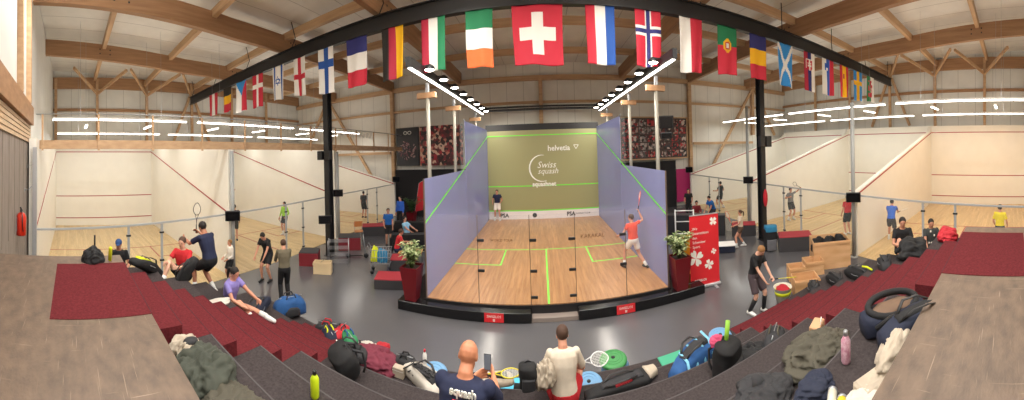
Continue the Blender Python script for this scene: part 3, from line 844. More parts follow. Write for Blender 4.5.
for k in range(70):
    a = q.random()*2*PI; r1 = q.random()**.6*.62
    x, z = r1*math.cos(a), 1.05+r1*.95*math.sin(a)
    b.bar((x, -.008, z), (x+.13*math.cos(a+.6), -.008, z+.13*math.sin(a+.6)), .004, .06, mat('burst_print', 'c9a9a6', .6) if k % 3 else mat('burst_print2', '8d5560', .6))
b.build('burst_print', t)
b = MB(); b.tube([(-.16+.13*math.cos(a), -.01, 2.2+.1*math.sin(a)) for a in [k*PI/6 for k in range(12)]], .025, M_logo, 5, closed=True)
b.tube([(.16+.13*math.cos(a), -.01, 2.2+.1*math.sin(a)) for a in [k*PI/6 for k in range(12)]], .025, M_logo, 5, closed=True); b.build('oval_emblem', t)
b = MB(); b.box((-8.2, YF-.36, 3.3), (-5.15, YF-.3, 5.85), M_crowd); o = b.build('crowd_poster', None); tag(o, 'large photo poster of a crowd beside the dark poster', 'poster')
# right photo wall: a timber framed board with rows of framed pictures
t = empty('photo_board', (7.6, YF-.38, 3.3), 0, 'timber framed board covered with rows of sports photographs on far right wall', 'photo board')
b = MB(); b.box((-2.5, .03, 0), (2.4, .08, 2.6), mat('board_dark', '4a3d3a', .7)); b.build('backing', t)
b = MB()
for x0, x1, z0_, z1_ in ((-2.55, 2.45, -.08, 0), (-2.55, 2.45, 2.6, 2.68), (-2.55, -2.47, -.08, 2.68), (2.4, 2.48, -.08, 2.68)): b.box((x0, -.02, z0_), (x1, .08, z1_), M_glulamX)
b.build('frame', t)
pm = [photo_mat('photo_print_%s' % w_, c, 7, i) for i, (w_, c) in enumerate((('red', ['7c2228', '2c2226', 'b8383c', 'a88c82', '40282c']), ('grey', ['55504e', '8a8280', '2a2828', 'b8a8a0', '6c3438']), ('mixed', ['3c4048', '903034', 'c8b8ae', '5a4440', '28242a'])))]
for r_ in range(5):
    for c_ in range(8):
        b = MB(); x = -2.38+c_*.6; z = .08+r_*.5
        b.box((x, .015, z), (x+.52, .029, z+.42), pm[(r_*3+c_*5+(r_*c_) % 2) % 3]); b.build('photograph', t)
M_dark = mat('dark_opening', '1c1b1e', .9)  # flat near-black panels drawn in place of the dark openings
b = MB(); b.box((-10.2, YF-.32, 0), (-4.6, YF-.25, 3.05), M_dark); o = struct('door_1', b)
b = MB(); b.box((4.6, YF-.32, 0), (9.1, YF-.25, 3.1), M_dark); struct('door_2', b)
b = MB(); b.box((9.12, YF-.36, .3), (10.2, YF-.3, 2.5), mat('magenta_board', 'b52468', .6)); o = b.build('magenta_panel', None); tag(o, 'magenta notice panel beside the dark opening on the far right wall', 'panel')
# ================================================================ people
M_skin = mat('skin', 'c98f74', .55); M_skin2 = mat('skin_tan', 'b57a5e', .55); M_skin3 = mat('skin_pale', 'd9a88e', .55)
M_hair = {k: mat('hair_'+k, v, .7) for k, v in dict(dark='1e1713', brown='4a3224', fair='8a6238').items()}
def cloth(name, col): return mat('cloth_'+name, col, .85, var=.08, vscale=9)
def remeshed(mb, name, voxel, parent, smooth=4):
    bmesh.ops.recalc_face_normals(mb.bm, faces=mb.bm.faces[:])
    me = bpy.data.meshes.new('tmp'); mb.bm.to_mesh(me); mb.bm.free()
    o = bpy.data.objects.new('tmp', me); C.objects.link(o)
    m = o.modifiers.new('r', 'REMESH'); m.mode = 'VOXEL'; m.voxel_size = voxel; m.use_smooth_shade = True
    if smooth:
        s = o.modifiers.new('s', 'SMOOTH'); s.factor = .5; s.iterations = smooth
    r = evaluated(o); bpy.data.objects.remove(o); bpy.data.meshes.remove(me)
    r.name = name; r.materials.clear(); r.materials.append(mb.mats[0])
    return link(name, r, parent)
def ik(a, t, l1, l2, pole):
    a, t, pole = Vector(a), Vector(t), Vector(pole)
    d = t-a; L = min(d.length, (l1+l2)*.995); d = d.normalized(); e = a+d*L
    x = (l1*l1-l2*l2+L*L)/(2*L); h = math.sqrt(max(l1*l1-x*x, 0))
    p = pole-d*pole.dot(d); p = p.normalized() if p.length > 1e-5 else Vector((0, 0, 1))
    return a+d*x+p*h, e
def loft(b, rings, m, n=14):
    """rings: (centre, right vector, forward vector, half width, half depth)"""
    vs = []
    for c, r, f, w, d in rings:
        for j in range(n):
            t = 2*PI*j/n; cs, sn = math.cos(t), math.sin(t)
            cs2 = math.copysign(abs(cs)**.85, cs); sn2 = math.copysign(abs(sn)**.85, sn)
            vs.append(c+r*cs2*w+f*sn2*d)
    k = len(rings)
    fs = [(i*n+j, i*n+(j+1) % n, (i+1)*n+(j+1) % n, (i+1)*n+j) for i in range(k-1) for j in range(n)]
    fs += [tuple(range(n))[::-1], tuple((k-1)*n+j for j in range(n))]
    b.faces(vs, fs, m, True)
def hand(b, w, d, palm_n, side, m, curl=.5, sc=1.0):
    """w wrist, d direction, palm_n direction the palm faces; side +1 = thumb towards +cross"""
    d = Vector(d).normalized(); pn = Vector(palm_n); pn = (pn-d*pn.dot(d)).normalized(); sd = d.cross(pn)*side
    loft(b, [(w-d*.01, sd, pn, .025*sc, .02*sc), (w+d*.03*sc, sd, pn, .036*sc, .017*sc), (w+d*.075*sc, sd, pn, .04*sc, .014*sc), (w+d*.092*sc, sd, pn, .036*sc, .011*sc)], m, 10)
    for k, (off, ln) in enumerate(((.031, .072), (.0105, .08), (-.0105, .075), (-.031, .058))):
        p = w+d*.085*sc+sd*off*sc; dirv = d+sd*off*1.5; pts = [p]
        a = 0
        for seg in (.42, .32, .26):
            a += curl*(.9 if seg < .4 else .7)
            v = (dirv.normalized()*math.cos(a)+pn*math.sin(a))
            p = p+v*ln*seg*sc; pts.append(p)
        b.tube(pts, [.0095*sc, .009*sc, .0085*sc, .007*sc], m, 7)
    p = w+d*.03*sc+sd*.03*sc
    b.tube([p, p+(sd*.8+d*.5+pn*.3).normalized()*.035*sc, p+(sd*.8+d*.5+pn*.3).normalized()*.035*sc+(d+pn*.7+sd*.1).normalized()*.032*sc], [.013*sc, .0105*sc, .008*sc], m, 7)

def person(loc, rz, label, H=1.75, hip=(0, 0, .93), lean=0, side=0, twist=0, head=(0, 0), feet=((-.11, 0, 0), (.11, 0, 0)), hands=None, elbow=((-.5, -1, -.6), (.5, -1, -.6)),
           knee=((0, 1, 0), (0, 1, 0)), shirt=None, sleeve=.5, shorts=None, leg=.55, shoes=None, hair='dark', skin=None, socks=None, pony=False, cap=None, near=False, curl=.6, sockh=.35, build=1.0, palm=None, hood=False, group=None):
    k = H/1.75
    t = empty('person', loc, rz, label, 'person', group); t.scale = (k, k, k)
    vox = .007 if near else .0115
    skin = skin or M_skin
    up0 = Vector((math.sin(side)*1, math.sin(lean), math.cos(lean))).normalized()
    hipc = Vector(hip)
    rr = Vector((math.cos(twist), math.sin(twist), 0)); rr = (rr-up0*rr.dot(up0)).normalized(); ff = up0.cross(rr)
    R0 = Vector((1, 0, 0)); F0 = Vector((0, 1, 0))
    spine = [hipc, hipc+(Vector((0, 0, 1))*.4+up0*.6).normalized()*.17]
    chest = spine[1]+up0*.17; shl = spine[1]+up0*.315; nb = spine[1]+up0*.36-0*ff
    hp, hy = head
    hu = (up0*.6+Vector((0, 0, 1))*.4).normalized(); hu = (hu*math.cos(hp)+ff*math.sin(hp)).normalized()
    hf = (ff-hu*ff.dot(hu)).normalized(); hr = hf.cross(hu)
    hf2 = hf*math.cos(hy)-hr*math.sin(hy); hr2 = hf2.cross(hu)
    hc = nb+hu*.132+hf*.012
    hj = [hipc+R0*s*.09-Vector((0, 0, .03)) for s in (-1, 1)]
    sj = [shl+rr*s*.175*build-up0*.015 for s in (-1, 1)]
    hands = hands or ((-.25, .05, .78), (.25, .05, .78))
    arms = []; legs = []
    for i, s in enumerate((-1, 1)):
        arms.append((sj[i],)+ik(sj[i], hands[i], .29, .26, elbow[i]))
        ft = Vector(feet[i]); ank = ft+Vector((0, 0, .08))
        legs.append((hj[i],)+ik(hj[i], ank, .44, .43, knee[i]))
    bw = build
    def torso(b, inf, m, lo=0, hi=5):
        rings = [(hipc-Vector((0, 0, .1)), R0, F0, .12*bw, .09*bw), (hipc-Vector((0, 0, .02)), R0, F0, .165*bw, .115*bw), (hipc+Vector((0, 0, .06)), R0, F0, .158*bw, .108*bw),
                 (spine[1], (R0+rr).normalized(), (F0+ff).normalized(), .142*bw, .1*bw), (chest, rr, ff, .168*bw, .118*bw), (shl-up0*.04, rr, ff, .175*bw, .108*bw), (shl+up0*.015, rr, ff, .135*bw, .085), (nb-up0*.005, rr, ff, .062, .058)]
        rings = [(c, r, f, w+inf, d+inf) for c, r, f, w, d in rings][lo:hi]
        loft(b, rings, m)
    # body -------------------------------------------------------------
    b = MB(); torso(b, 0, skin, 0, 8)
    for i, s in enumerate((-1, 1)):
        a, e, w = arms[i]
        b.tube([a-up0*.0, a+(e-a)*.3, e, e+(w-e)*.35, w], [.05*bw, .047*bw, .036, .039, .025], skin, 10)
        b.ell(a, .056*bw, skin)
        hd = (w-e).normalized()
        pn = Vector(palm[i]) if palm else (Vector((-s*.7, .5, 0)))
        hand(b, w, hd, pn, -s, skin, curl, 1.05)
        h_, kn, an = legs[i]
        b.tube([h_, h_+(kn-h_)*.35, kn, kn+(an-kn)*.32, kn+(an-kn)*.7, an], [.088*bw, .082*bw, .056, .057, .043, .036], skin, 10)
        ft = Vector(feet[i]); fd = Vector((knee[i][0]*.6, max(knee[i][1], .3), 0)).normalized()
        b.tube([an, ft+fd*-.03+Vector((0, 0, .04)), ft+fd*.1+Vector((0, 0, .03)), ft+fd*.17+Vector((0, 0, .025))], [.036, .042, .038, .025], skin, 10)
    b.tube([nb-up0*.05, nb+hu*.02, hc-hu*.07], [.07, .062, .058], skin, 12)
    HM = Matrix((( hr2.x, hf2.x, hu.x, hc.x), (hr2.y, hf2.y, hu.y, hc.y), (hr2.z, hf2.z, hu.z, hc.z), (0, 0, 0, 1)))
    b.ell((0, 0, .02), (.079, .095, .09), skin, 16, HM); b.ell((0, .016, -.045), (.062, .07, .064), skin, 14, HM)
    b.ell((0, .093, -.012), (.011, .018, .022), skin, 8, HM)
    for s in (-1, 1): b.ell((s*.077, -.005, -.005), (.01, .02, .03), skin, 8, HM)
    remeshed(b, 'body', vox, t, 2)
    for s in (-1, 1):
        b = MB(); b.ell((s*.03, .085, .012), (.011, .008, .007), M_black, 8, HM); b.build('eye', t)
    b = MB(); b.ell((0, .083, -.052), (.022, .008, .006), mat('lips', '8e4a42', .5), 8, HM); b.build('mouth', t)
    if hair:
        hm = M_hair[hair]; b = MB(); b.ell((0, -.014, .034), (.088, .099, .098), hm, 16, HM)
        if pony: b.tube([HM @ Vector(v) for v in ((0, -.1, .05), (0, -.16, .03), (0, -.17, -.08), (0, -.15, -.19))], [.025, .036, .034, .01], hm, 8)
        remeshed(b, 'hair', .011, t, 1)
    if cap:
        b = MB(); b.ell((0, -.01, .045), (.09, .104, .085), cap, 14, HM); b.ell((0, .12, .04), (.06, .07, .01), cap, 12, HM); remeshed(b, 'cap', .008, t, 1)
    # clothes ------------------------------------------------------------
    if shirt:
        b = MB(); torso(b, .016, shirt, 1, 8)
        for i in (0, 1):
            a, e, w = arms[i]
            if sleeve > 0:
                b.ell(a, .06*bw, shirt)
                if sleeve <= 1: b.tube([a-(e-a)*.1, a+(e-a)*sleeve*.5, a+(e-a)*sleeve], [.054*bw, .06*bw, .062*bw], shirt, 10)
                else: b.tube([a-(e-a)*.1, a+(e-a)*.5, e, e+(w-e)*(sleeve-1)], [.055*bw, .056*bw, .05, .042], shirt, 10)
        if hood: b.tube([nb-ff*.04-rr*.08, nb-ff*.09-up0*.02, nb-ff*.04+rr*.08], .045, shirt, 8)
        so = remeshed(b, 'shirt', .012, t, 2)
    if shorts:
        b = MB(); torso(b, .02, shorts, 0, 3)
        for i in (0, 1):
            h_, kn, an = legs[i]
            if leg <= 1: b.tube([h_+(h_-kn)*.05, h_+(kn-h_)*leg*.5, h_+(kn-h_)*leg], [.104*bw, .102*bw, .098*bw if leg > .5 else .1], shorts, 12)
            else: b.tube([h_, h_+(kn-h_)*.5, kn, kn+(an-kn)*(leg-1)], [.102*bw, .092*bw, .075, .062], shorts, 12)
        remeshed(b, 'trousers' if leg > 1 else 'shorts', .012, t, 2)
    for i, s in enumerate((-1, 1)):
        h_, kn, an = legs[i]; ft = Vector(feet[i]); fd = Vector((knee[i][0]*.6, max(knee[i][1], .3), 0)).normalized()
        if socks:
            b = MB(); b.tube([an+(kn-an)*sockh, an+(kn-an)*.5*sockh, an+(kn-an)*.0], [.062 if sockh > .4 else .052, .055 if sockh > .4 else .05, .046], socks, 10); b.build('sock', t)
        if shoes:
            b = MB(); b.tube([ft-fd*.07+Vector((0, 0, .045)), ft+Vector((0, 0, .06)), ft+fd*.09+Vector((0, 0, .045)), ft+fd*.2+Vector((0, 0, .035))], [.04, .052, .048, .032], shoes, 10)
            b.ell(ft+fd*.17+Vector((0, 0, .033)), (.04, .045, .03), shoes); b.ell(ft-fd*.06+Vector((0, 0, .04)), (.038, .03, .038), shoes)
            remeshed(b, 'shoe', .012, t, 1)
    Mw = Matrix.Translation(Vector(loc)) @ Matrix.Rotation(rz, 4, 'Z') @ Matrix.Scale(k, 4)
    info = dict(root=t, M=Mw, hands=[Mw @ (a[2]+(a[2]-a[1]).normalized()*.08) for a in arms], wrist=[Mw @ a[2] for a in arms], chest=chest, up=up0, f=ff, r=rr, hc=hc)
    return info

M_string = mat('racket_string', 'e8e8e0', .5); M_grip = mat('racket_grip', '26262a', .8)
def racket(grip, direction, normal, label, frame='ff4a30', name='squash_racket', grp=None):
    """grip point, direction grip -> head, face normal"""
    d = Vector(direction).normalized(); n = Vector(normal); n = (n-d*n.dot(d)).normalized(); s = d.cross(n)
    M = Matrix(((s.x, d.x, n.x, grip[0]), (s.y, d.y, n.y, grip[1]), (s.z, d.z, n.z, grip[2]), (0, 0, 0, 1)))
    t = empty(name, (0, 0, 0), 0, label, 'racket', grp); t.matrix_world = M
    fm = mat('racket_'+frame, frame, .35)
    b = MB(); pts = [(.1*math.sin(a)*(1-.22*(math.cos(a) < 0)*abs(math.cos(a))), .49+.14*-math.cos(a), 0) for a in [2*PI*k/20 for k in range(20)]]
    b.tube(pts, .009, fm, 6, closed=True, up=(0, 0, 1)); fr = b.build('frame', t)
    b = MB(); b.tube([(-.05, .37, 0), (-.008, .26, 0), (0, .12, 0)], .007, fm, 6); b.tube([(.05, .37, 0), (.008, .26, 0), (0, .12, 0)], .007, fm, 6); b.build('shaft', t)
    b = MB(); b.tube([(0, -.06, 0), (0, .14, 0)], .015, M_grip, 8); b.build('grip', t)
    b = MB()
    for k in range(-4, 5):
        x = k*.02; h = .13*math.sqrt(max(0, 1-(x/.1)**2)); b.bar((x, .49-h, 0), (x, .49+h, 0), .0025, .0025, M_string)
    for k in range(-5, 6):
        y = k*.023; w = .095*math.sqrt(max(0, 1-(y/.135)**2)); b.bar((-w, .49+y, 0), (w, .49+y, 0), .0025, .0025, M_string)
    b.build('strings', t)
    return t

K = {n: cloth(n, c) for n, c in dict(black='17171a', navy='1c2340', blue='1d5fa8', royal='2f63c8', red='c2242c', orange='ea4c34', white='e6ddd0', cream='d9c8b0', olive='5c5648', grey='77777a', dgrey='2c2c30', purple='8378b8', yellow='e6d21e', lime='9ed83c', cobalt='1e4fb0', khaki='6b6350', lblue='8fc0dc', brown='5b4434', pink='d8586a', camo='3a3c3c').items()}
M_shoew = mat('shoe_white', 'dcdcd8', .6); M_shoeb = mat('shoe_black', '1b1b1d', .6); M_shoer = mat('shoe_red', 'd25050', .6)
M_sockw = mat('sock_white', 'e4e4e0', .8); M_sockb = mat('sock_black', '1c1c1e', .8)
STAND = dict()
# ---- show court
p = at(634, 268, z=PZ); o = person((p.x, p.y, PZ), R(20), 'person in orange shirt and white shorts lunging on the show court with raised arm', 1.74,
    hip=(0, 0, .86), lean=.12, feet=((-.22, .22, 0), (.3, -.28, 0)), hands=((-.38, .3, 1.0), (.42, .18, 1.62)), elbow=((-.6, -.6, -.6), (1, -.3, -.4)), shirt=K['orange'], shorts=K['white'], leg=.6, shoes=M_shoeb, socks=M_sockw, hair='brown', head=(.1, .5))
racket(o['hands'][1], (.25, .3, .9), (1, 0, .2), 'racket raised by the player in the orange shirt', 'f06040')
p = at(500, 217, z=PZ); person((p.x, 17.0, PZ), R(180), 'person in navy top and white shorts by the olive front wall', 1.72, feet=((-.16, .05, 0), (.16, 0, 0)), hip=(0, 0, .92), hands=((-.24, .2, 1.05), (.24, .22, .98)), shirt=K['navy'], shorts=K['white'], leg=.75, shoes=M_shoew, socks=M_sockw, hair='brown', lean=.1)
# ---- side courts left
p = at(285, 235, z=0); o = person((p.x, p.y, .012), R(185), 'person in lime shirt and dark shorts playing on the middle left court', 1.76, hands=((-.3, .2, 1.0), (.32, .1, .82)), shirt=K['lime'], sleeve=1.7, shorts=K['dgrey'], leg=.7, shoes=M_shoew, socks=M_sockw)
racket(o['hands'][1], (.2, .3, -.8), (1, 0, 0), 'racket held low by the player in the lime shirt', '303848')
p = at(364, 218, z=0); person((p.x, p.y, .012), R(10), 'person in dark shirt and shorts standing on the far left court', 1.78, hands=((-.22, .1, .85), (.22, .1, .85)), shirt=K['dgrey'], sleeve=.8, shorts=K['black'], leg=.8, shoes=M_shoeb)
p = at(235, 241, z=0); person((p.x, p.y, .012), R(60), 'person in black sports clothes on middle left court behind the grey pole', 1.8, hands=((-.25, .2, .9), (.25, .1, .9)), shirt=K['navy'], sleeve=.6, shorts=K['black'], leg=.8, shoes=M_shoeb)
# ---- left floor, near the glass
p = az(119, 8.45); person((p.x, p.y, 0), R(-105), 'person in black shirt and blue peaked cap beyond the left platform edge', 1.93, hands=((-.2, .3, 1.05), (.25, .25, .9)), shirt=K['black'], sleeve=.6, shorts=K['dgrey'], leg=.8, shoes=M_shoeb, cap=cloth('capblue', '2c4a7c'), lean=.1, head=(.1, 0), hair=None)
OUT = R(-150)
o = person((-6.35, 2.42, 1.395), R(-140), 'person in bright red shirt seated at the left end of the tribune', 1.78, hip=(0, -.05, .13), lean=.1, feet=((-.22, .55, 0), (.22, .5, 0)), knee=((-.3, .6, 1), (.3, .6, 1)), hands=((-.14, .42, .42), (.2, .42, .45)), shirt=K['red'], sleeve=.6, shorts=K['black'], leg=.6, shoes=M_shoew, socks=M_sockw, hair='brown', skin=M_skin3)
o = person((-6.25, 2.95, 1.06), R(105), 'person in navy shirt half crouching with a racket on the left end of the tribune', 1.84, hip=(0, -.12, .72), lean=.35, feet=((-.16, .2, 0), (.18, -.05, 0)), hands=((-.2, .5, 1.08), (.2, .48, 1.15)), shirt=K['navy'], sleeve=.7, shorts=K['black'], leg=.75, shoes=M_shoew, socks=M_sockw, head=(.25, 0), skin=M_skin2)
racket(o['hands'][1], (-.1, .1, .9), (1, 0, 0), 'racket held up by the crouching person in navy', '282830')
p = az(230, 10.2); person((p.x, p.y, 0), R(180), 'child in white hooded top and black shorts standing by the left glass', 1.42, hands=((-.16, .24, 1.0), (.16, .24, 1.0)), shirt=K['white'], sleeve=1.8, shorts=K['black'], leg=.8, shoes=M_shoer, socks=M_sockw, hood=True, hair='fair')
p = az(266, 10.3); person((p.x, p.y, 0), R(200), 'person in black shirt and shorts bending forward in front of the left glass', 1.78, hip=(0, -.12, .88), lean=.5, hands=((-.16, .42, .82), (.18, .4, .85)), feet=((-.14, -.05, 0), (.14, .05, 0)), shirt=K['black'], sleeve=.6, shorts=K['black'], leg=.75, shoes=M_shoeb, head=(.3, 0))
p = at(285, 303, z=0); person((p.x, p.y, 0), R(60), 'person in olive grey pullover and black trousers standing on the left floor', 1.75, hands=((-.2, .4, 1.05), (.16, .42, 1.02)), shirt=K['khaki'], sleeve=1.85, shorts=K['black'], leg=1.9, shoes=M_shoeb, head=(.35, 0), hair='brown', lean=.08)
o = person((-5.35, 3.05, 1.06), R(-72), 'person with dark ponytail in purple shirt seated sideways on the left steps', 1.7, hip=(0, -.05, .11), lean=.28, feet=((-.12, .82, .0), (.14, .72, .0)), knee=((0, .4, 1), (0, .4, 1)), hands=((-.18, .55, .3), (.2, .5, .28)), shirt=K['purple'], sleeve=.6, shorts=K['navy'], leg=.45, shoes=M_shoew, socks=M_sockw, pony=True, head=(.1, 0))
p = at(389, 246, z=0); person((p.x, p.y, 0), R(-150), 'person in blue shirt and black shorts standing behind the red topped blocks', 1.7, hands=((-.2, .1, .85), (.2, .2, .95)), shirt=K['blue'], sleeve=.6, shorts=K['black'], leg=.8, shoes=M_shoeb)
p = at(401, 230, z=0); person((p.x, p.y, 0), R(170), 'person in long bright blue jacket standing by the far red flag', 1.86, hands=((-.24, .1, .85), (.24, .1, .85)), shirt=K['royal'], sleeve=1.85, shorts=K['black'], leg=1.9, shoes=M_shoeb)
p = at(400, 262, z=0); person((p.x, p.y, 0), R(-60), 'person in red shirt seated low by the table near the left planter', 1.7, hip=(0, -.1, .5), lean=.3, feet=((-.15, .35, 0), (.15, .35, 0)), hands=((-.15, .42, .72), (.15, .42, .72)), shirt=K['red'], sleeve=.6, shorts=K['navy'], leg=.8, shoes=M_shoew, hair='brown')
p = at(411, 246, z=0); person((p.x-.1, p.y, 0), R(-100), 'person in pale blue shirt leaning back on the black sofa', 1.7, hip=(0, -.1, .52), lean=-.25, feet=((-.15, .55, 0), (.15, .55, 0)), hands=((-.2, .3, .7), (.2, .3, .7)), shirt=K['lblue'], sleeve=.6, shorts=K['dgrey'], leg=.9, shoes=M_shoew)
# ---- right side
p = at(757, 313, z=0); o = person((p.x, p.y, 0), R(190), 'person in black shirt, grey shorts and long black socks holding a racket', 1.74, hip=(0, -.06, .9), lean=.28, head=(.55, 0), feet=((-.14, .1, 0), (.16, -.1, 0)), hands=((-.08, .42, .92), (.14, .38, .9)), shirt=K['black'], sleeve=.7, shorts=mat('cloth_plum', '4a3e42', .85), leg=.85, shoes=M_shoew, socks=M_sockb, sockh=.85, hair='fair', skin=M_skin3, near=False)
racket(o['hands'][0]+Vector((0, 0, 0)), (.9, -.35, -.12), (0, .4, 1), 'yellow squash racket held level by the person in black', 'd8d030')
p = at(741, 247, z=0); o = person((p.x, p.y, 0), R(60), 'girl with ponytail in cream shirt and dark shorts walking past the right column', 1.5, feet=((-.12, .22, 0), (.12, -.2, 0)), hip=(0, 0, .9), hands=((-.3, .35, 1.05), (.25, .25, 1.1)), shirt=K['cream'], sleeve=.6, shorts=K['brown'], leg=.5, shoes=M_shoew, socks=M_sockw, pony=True, hair='brown')
racket(o['hands'][0], (-.2, .3, .8), (1, 0, 0), 'orange racket carried by the girl in the cream shirt', 'e06038')
p = az(722, 20); person((p.x, p.y, .012), R(20), 'person in black playing on the far right court', 1.8, hands=((-.3, .3, 1.1), (.3, .2, 1.0)), feet=((-.2, .1, 0), (.2, -.1, 0)), hip=(0, 0, .88), shirt=K['black'], sleeve=.6, shorts=K['dgrey'], leg=.7, shoes=M_shoew, socks=M_sockw)
p = at(791, 220, z=0); o = person((p.x, p.y, .012), R(170), 'person in grey shirt with raised arm on the middle right court', 1.75, hands=((-.5, .2, 1.6), (.3, .25, 1.25)), feet=((-.16, .0, 0), (.18, 0, 0)), hip=(0, 0, .9), shirt=K['grey'], sleeve=.6, shorts=K['dgrey'], leg=.75, shoes=M_shoew, socks=M_sockw)
racket(o['hands'][0], (-.8, .1, .45), (0, 1, 0), 'racket swung by the player in the grey shirt', '30343c')
p = at(848, 235, z=0); person((p.x, p.y, .012), R(-30), 'person in red shirt and black shorts seen from behind on middle right court', 1.74, hands=((-.26, .1, .9), (.2, .25, 1.0)), shirt=K['red'], sleeve=.6, shorts=K['black'], leg=.8, shoes=M_shoew)
p = at(892, 241, z=0); o = person((p.x, p.y, .012), R(-75), 'person in bright blue shirt leaning forward on the near right court', 1.78, hip=(0, -.15, .88), lean=.45, feet=((-.15, .15, 0), (.18, -.35, 0)), hands=((-.2, .5, .95), (.22, .6, 1.0)), shirt=K['royal'], sleeve=.6, shorts=K['dgrey'], leg=.7, shoes=M_shoew, socks=M_sockw)
racket(o['hands'][1], (.1, 1, .05) if False else (.9, -.3, .05), (0, .3, 1), 'racket stretched out by the player in bright blue', 'c8c8c8')
p = az(931, 8.8); o = person((p.x, p.y, 0), R(120), 'person in black and white patterned shirt standing by the right glass', 1.82, hands=((-.2, .38, 1.1), (.2, .38, 1.0)), shirt=K['camo'], sleeve=.6, shorts=K['camo'], leg=.85, shoes=M_shoew, head=(.15, 0))
q = random.Random(4)
for k in range(14):
    a = q.uniform(0, 2*PI); z = q.uniform(1.05, 1.42); b = MB(); b.ell((.175*math.cos(a), .13*math.sin(a), z), (.03, .03, .035), K['white'], 6); b.build('shirt_patch', o['root'])
person((6.45, 2.5, 1.395), R(120), 'person in dark clothes seated at the right end of the tribune among bags', 1.72, hip=(0, -.05, .11), lean=.2, feet=((-.15, .5, 0), (.15, .5, 0)), knee=((0, .4, 1), (0, .4, 1)), hands=((-.15, .4, .3), (.15, .4, .35)), shirt=K['black'], sleeve=.6, shorts=K['dgrey'], leg=.8, shoes=M_shoew)
p = az(1000, 11.0); person((p.x, p.y, .012), R(-100), 'person in yellow shirt and dark blue shorts seen from behind on near right court', 1.76, hands=((-.24, .2, .95), (.24, .2, .95)), shirt=K['yellow'], sleeve=.7, shorts=K['navy'], leg=.8, shoes=M_shoew)
p = at(712, 226, z=0); person((p.x, p.y, 0), R(100), 'person in blue shirt bending over bags by the far right glass', 1.75, hip=(0, -.1, .8), lean=.5, hands=((-.2, .45, .7), (.2, .4, .6)), shirt=K['blue'], sleeve=.6, shorts=K['dgrey'], leg=1.8, shoes=M_shoeb)
p = at(689, 219, z=0); person((p.x, p.y, 0), R(150), 'person in black shirt standing near the magenta panel', 1.7, hands=((-.2, .3, 1.0), (.2, .3, 1.0)), shirt=K['black'], sleeve=.6, shorts=K['black'], leg=1.8, shoes=M_shoeb)
p = at(697, 225, z=0); person((p.x, p.y, 0), R(160), 'person in red and dark clothes seated by the far right counter', 1.7, hip=(0, -.1, .5), lean=.2, feet=((-.15, .4, 0), (.15, .4, 0)), hands=((-.15, .35, .7), (.15, .35, .7)), shirt=mat('cloth_darkred', '7c2028', .8), sleeve=1.8, shorts=K['black'], leg=1.8, shoes=M_shoeb)
# ---- spectators on the tribune
bald = person((-.79, 2.47, 1.395), R(-4), 'bald person in navy shirt holding up a phone, seen from behind on the tribune', 1.86, hip=(0, -.1, .15), lean=.24, head=(.5, 0), feet=((-.16, .5, -.335), (.16, .5, -.335)), knee=((-.2, .3, 1), (.2, .3, 1)), hands=((-.06, .42, .36), (.13, .42, .4)), palm=((1, .2, .1), (-1, .2, .1)), elbow=((-.5, -.2, -1), (.5, -.2, -1)), shirt=K['navy'], sleeve=.8, shorts=K['dgrey'], leg=.9, shoes=M_shoew, hair=None, skin=mat('skin_ruddy', 'c4815f', .45), near=True, curl=.5, build=1.12)
r = bald['root']
ch, up_, ff_, rr_ = bald['chest'], bald['up'], bald['f'], bald['r']
def on_back(info, w, h, u, yoff=.155):
    return info['chest']-info['f']*yoff+info['r']*w+info['up']*h
rotb = (R(90)-.05, 0, 0)
text_mesh('lettering', 'squash', .08, M_logo, r, on_back(bald, .03, .135, 0, .142), rotb, extrude=.006, bold=.002)
b = MB(); c = on_back(bald, .0, .045, 0, .158); b.prism([(-.042, .05), (.042, .05), (.042, -.015), (0, -.055), (-.042, -.015)], .012, M_signred, T(c.x, c.y-.006, c.z)); sh = b.build('shield_emblem', r)
b = MB(); b.box((c.x-.008, c.y-.01, c.z-.028), (c.x+.008, c.y-.005, c.z+.036), M_logo); b.box((c.x-.028, c.y-.01, c.z-.004), (c.x+.028, c.y-.005, c.z+.012), M_logo); b.build('cross_emblem', sh)
text_mesh('lettering', 'SUI', .11, M_logo, r, on_back(bald, -.12, -.06, 0, .158), rotb, extrude=.006, bold=.003)
hw = bald['hands'][1]
ph = empty('mobile_phone', (hw.x-.05, hw.y+.02, hw.z+.06), R(-4), 'black mobile phone held up by the bald person', 'phone')
b = MB(); b.box((-.038, 0, -.078), (.038, .009, .078), M_black, bev=.004); b.build('casing', ph)
b = MB(); b.box((-.034, -.0015, -.072), (.034, 0, .072), mat('phone_screen', '6a7078', .15, emit=.5)); b.build('screen', ph)
white = person((.13, 4.0, .725), R(0), 'person with brown hair in cream shirt and red shorts seated on the front rows', 1.78, hip=(0, -.02, .11), lean=.22, head=(.35, .1), feet=((-.2, .55, -.335), (.2, .55, -.335)), knee=((-.4, .3, 1), (.4, .3, 1)), hands=((-.16, .36, .22), (.18, .36, .2)), elbow=((-.6, -.6, -.4), (.6, -.6, -.4)), shirt=cloth('offwhite', 'd8cbb8'), sleeve=.85, shorts=K['red'], leg=.6, shoes=M_shoew, socks=M_sockw, hair='brown', near=True, curl=.8)
racket(white['hands'][1]+Vector((-.06, .02, .0)), (.95, .1, -.05), (0, -.6, .8), 'white framed squash racket across the knees of the person in cream', 'dedede')
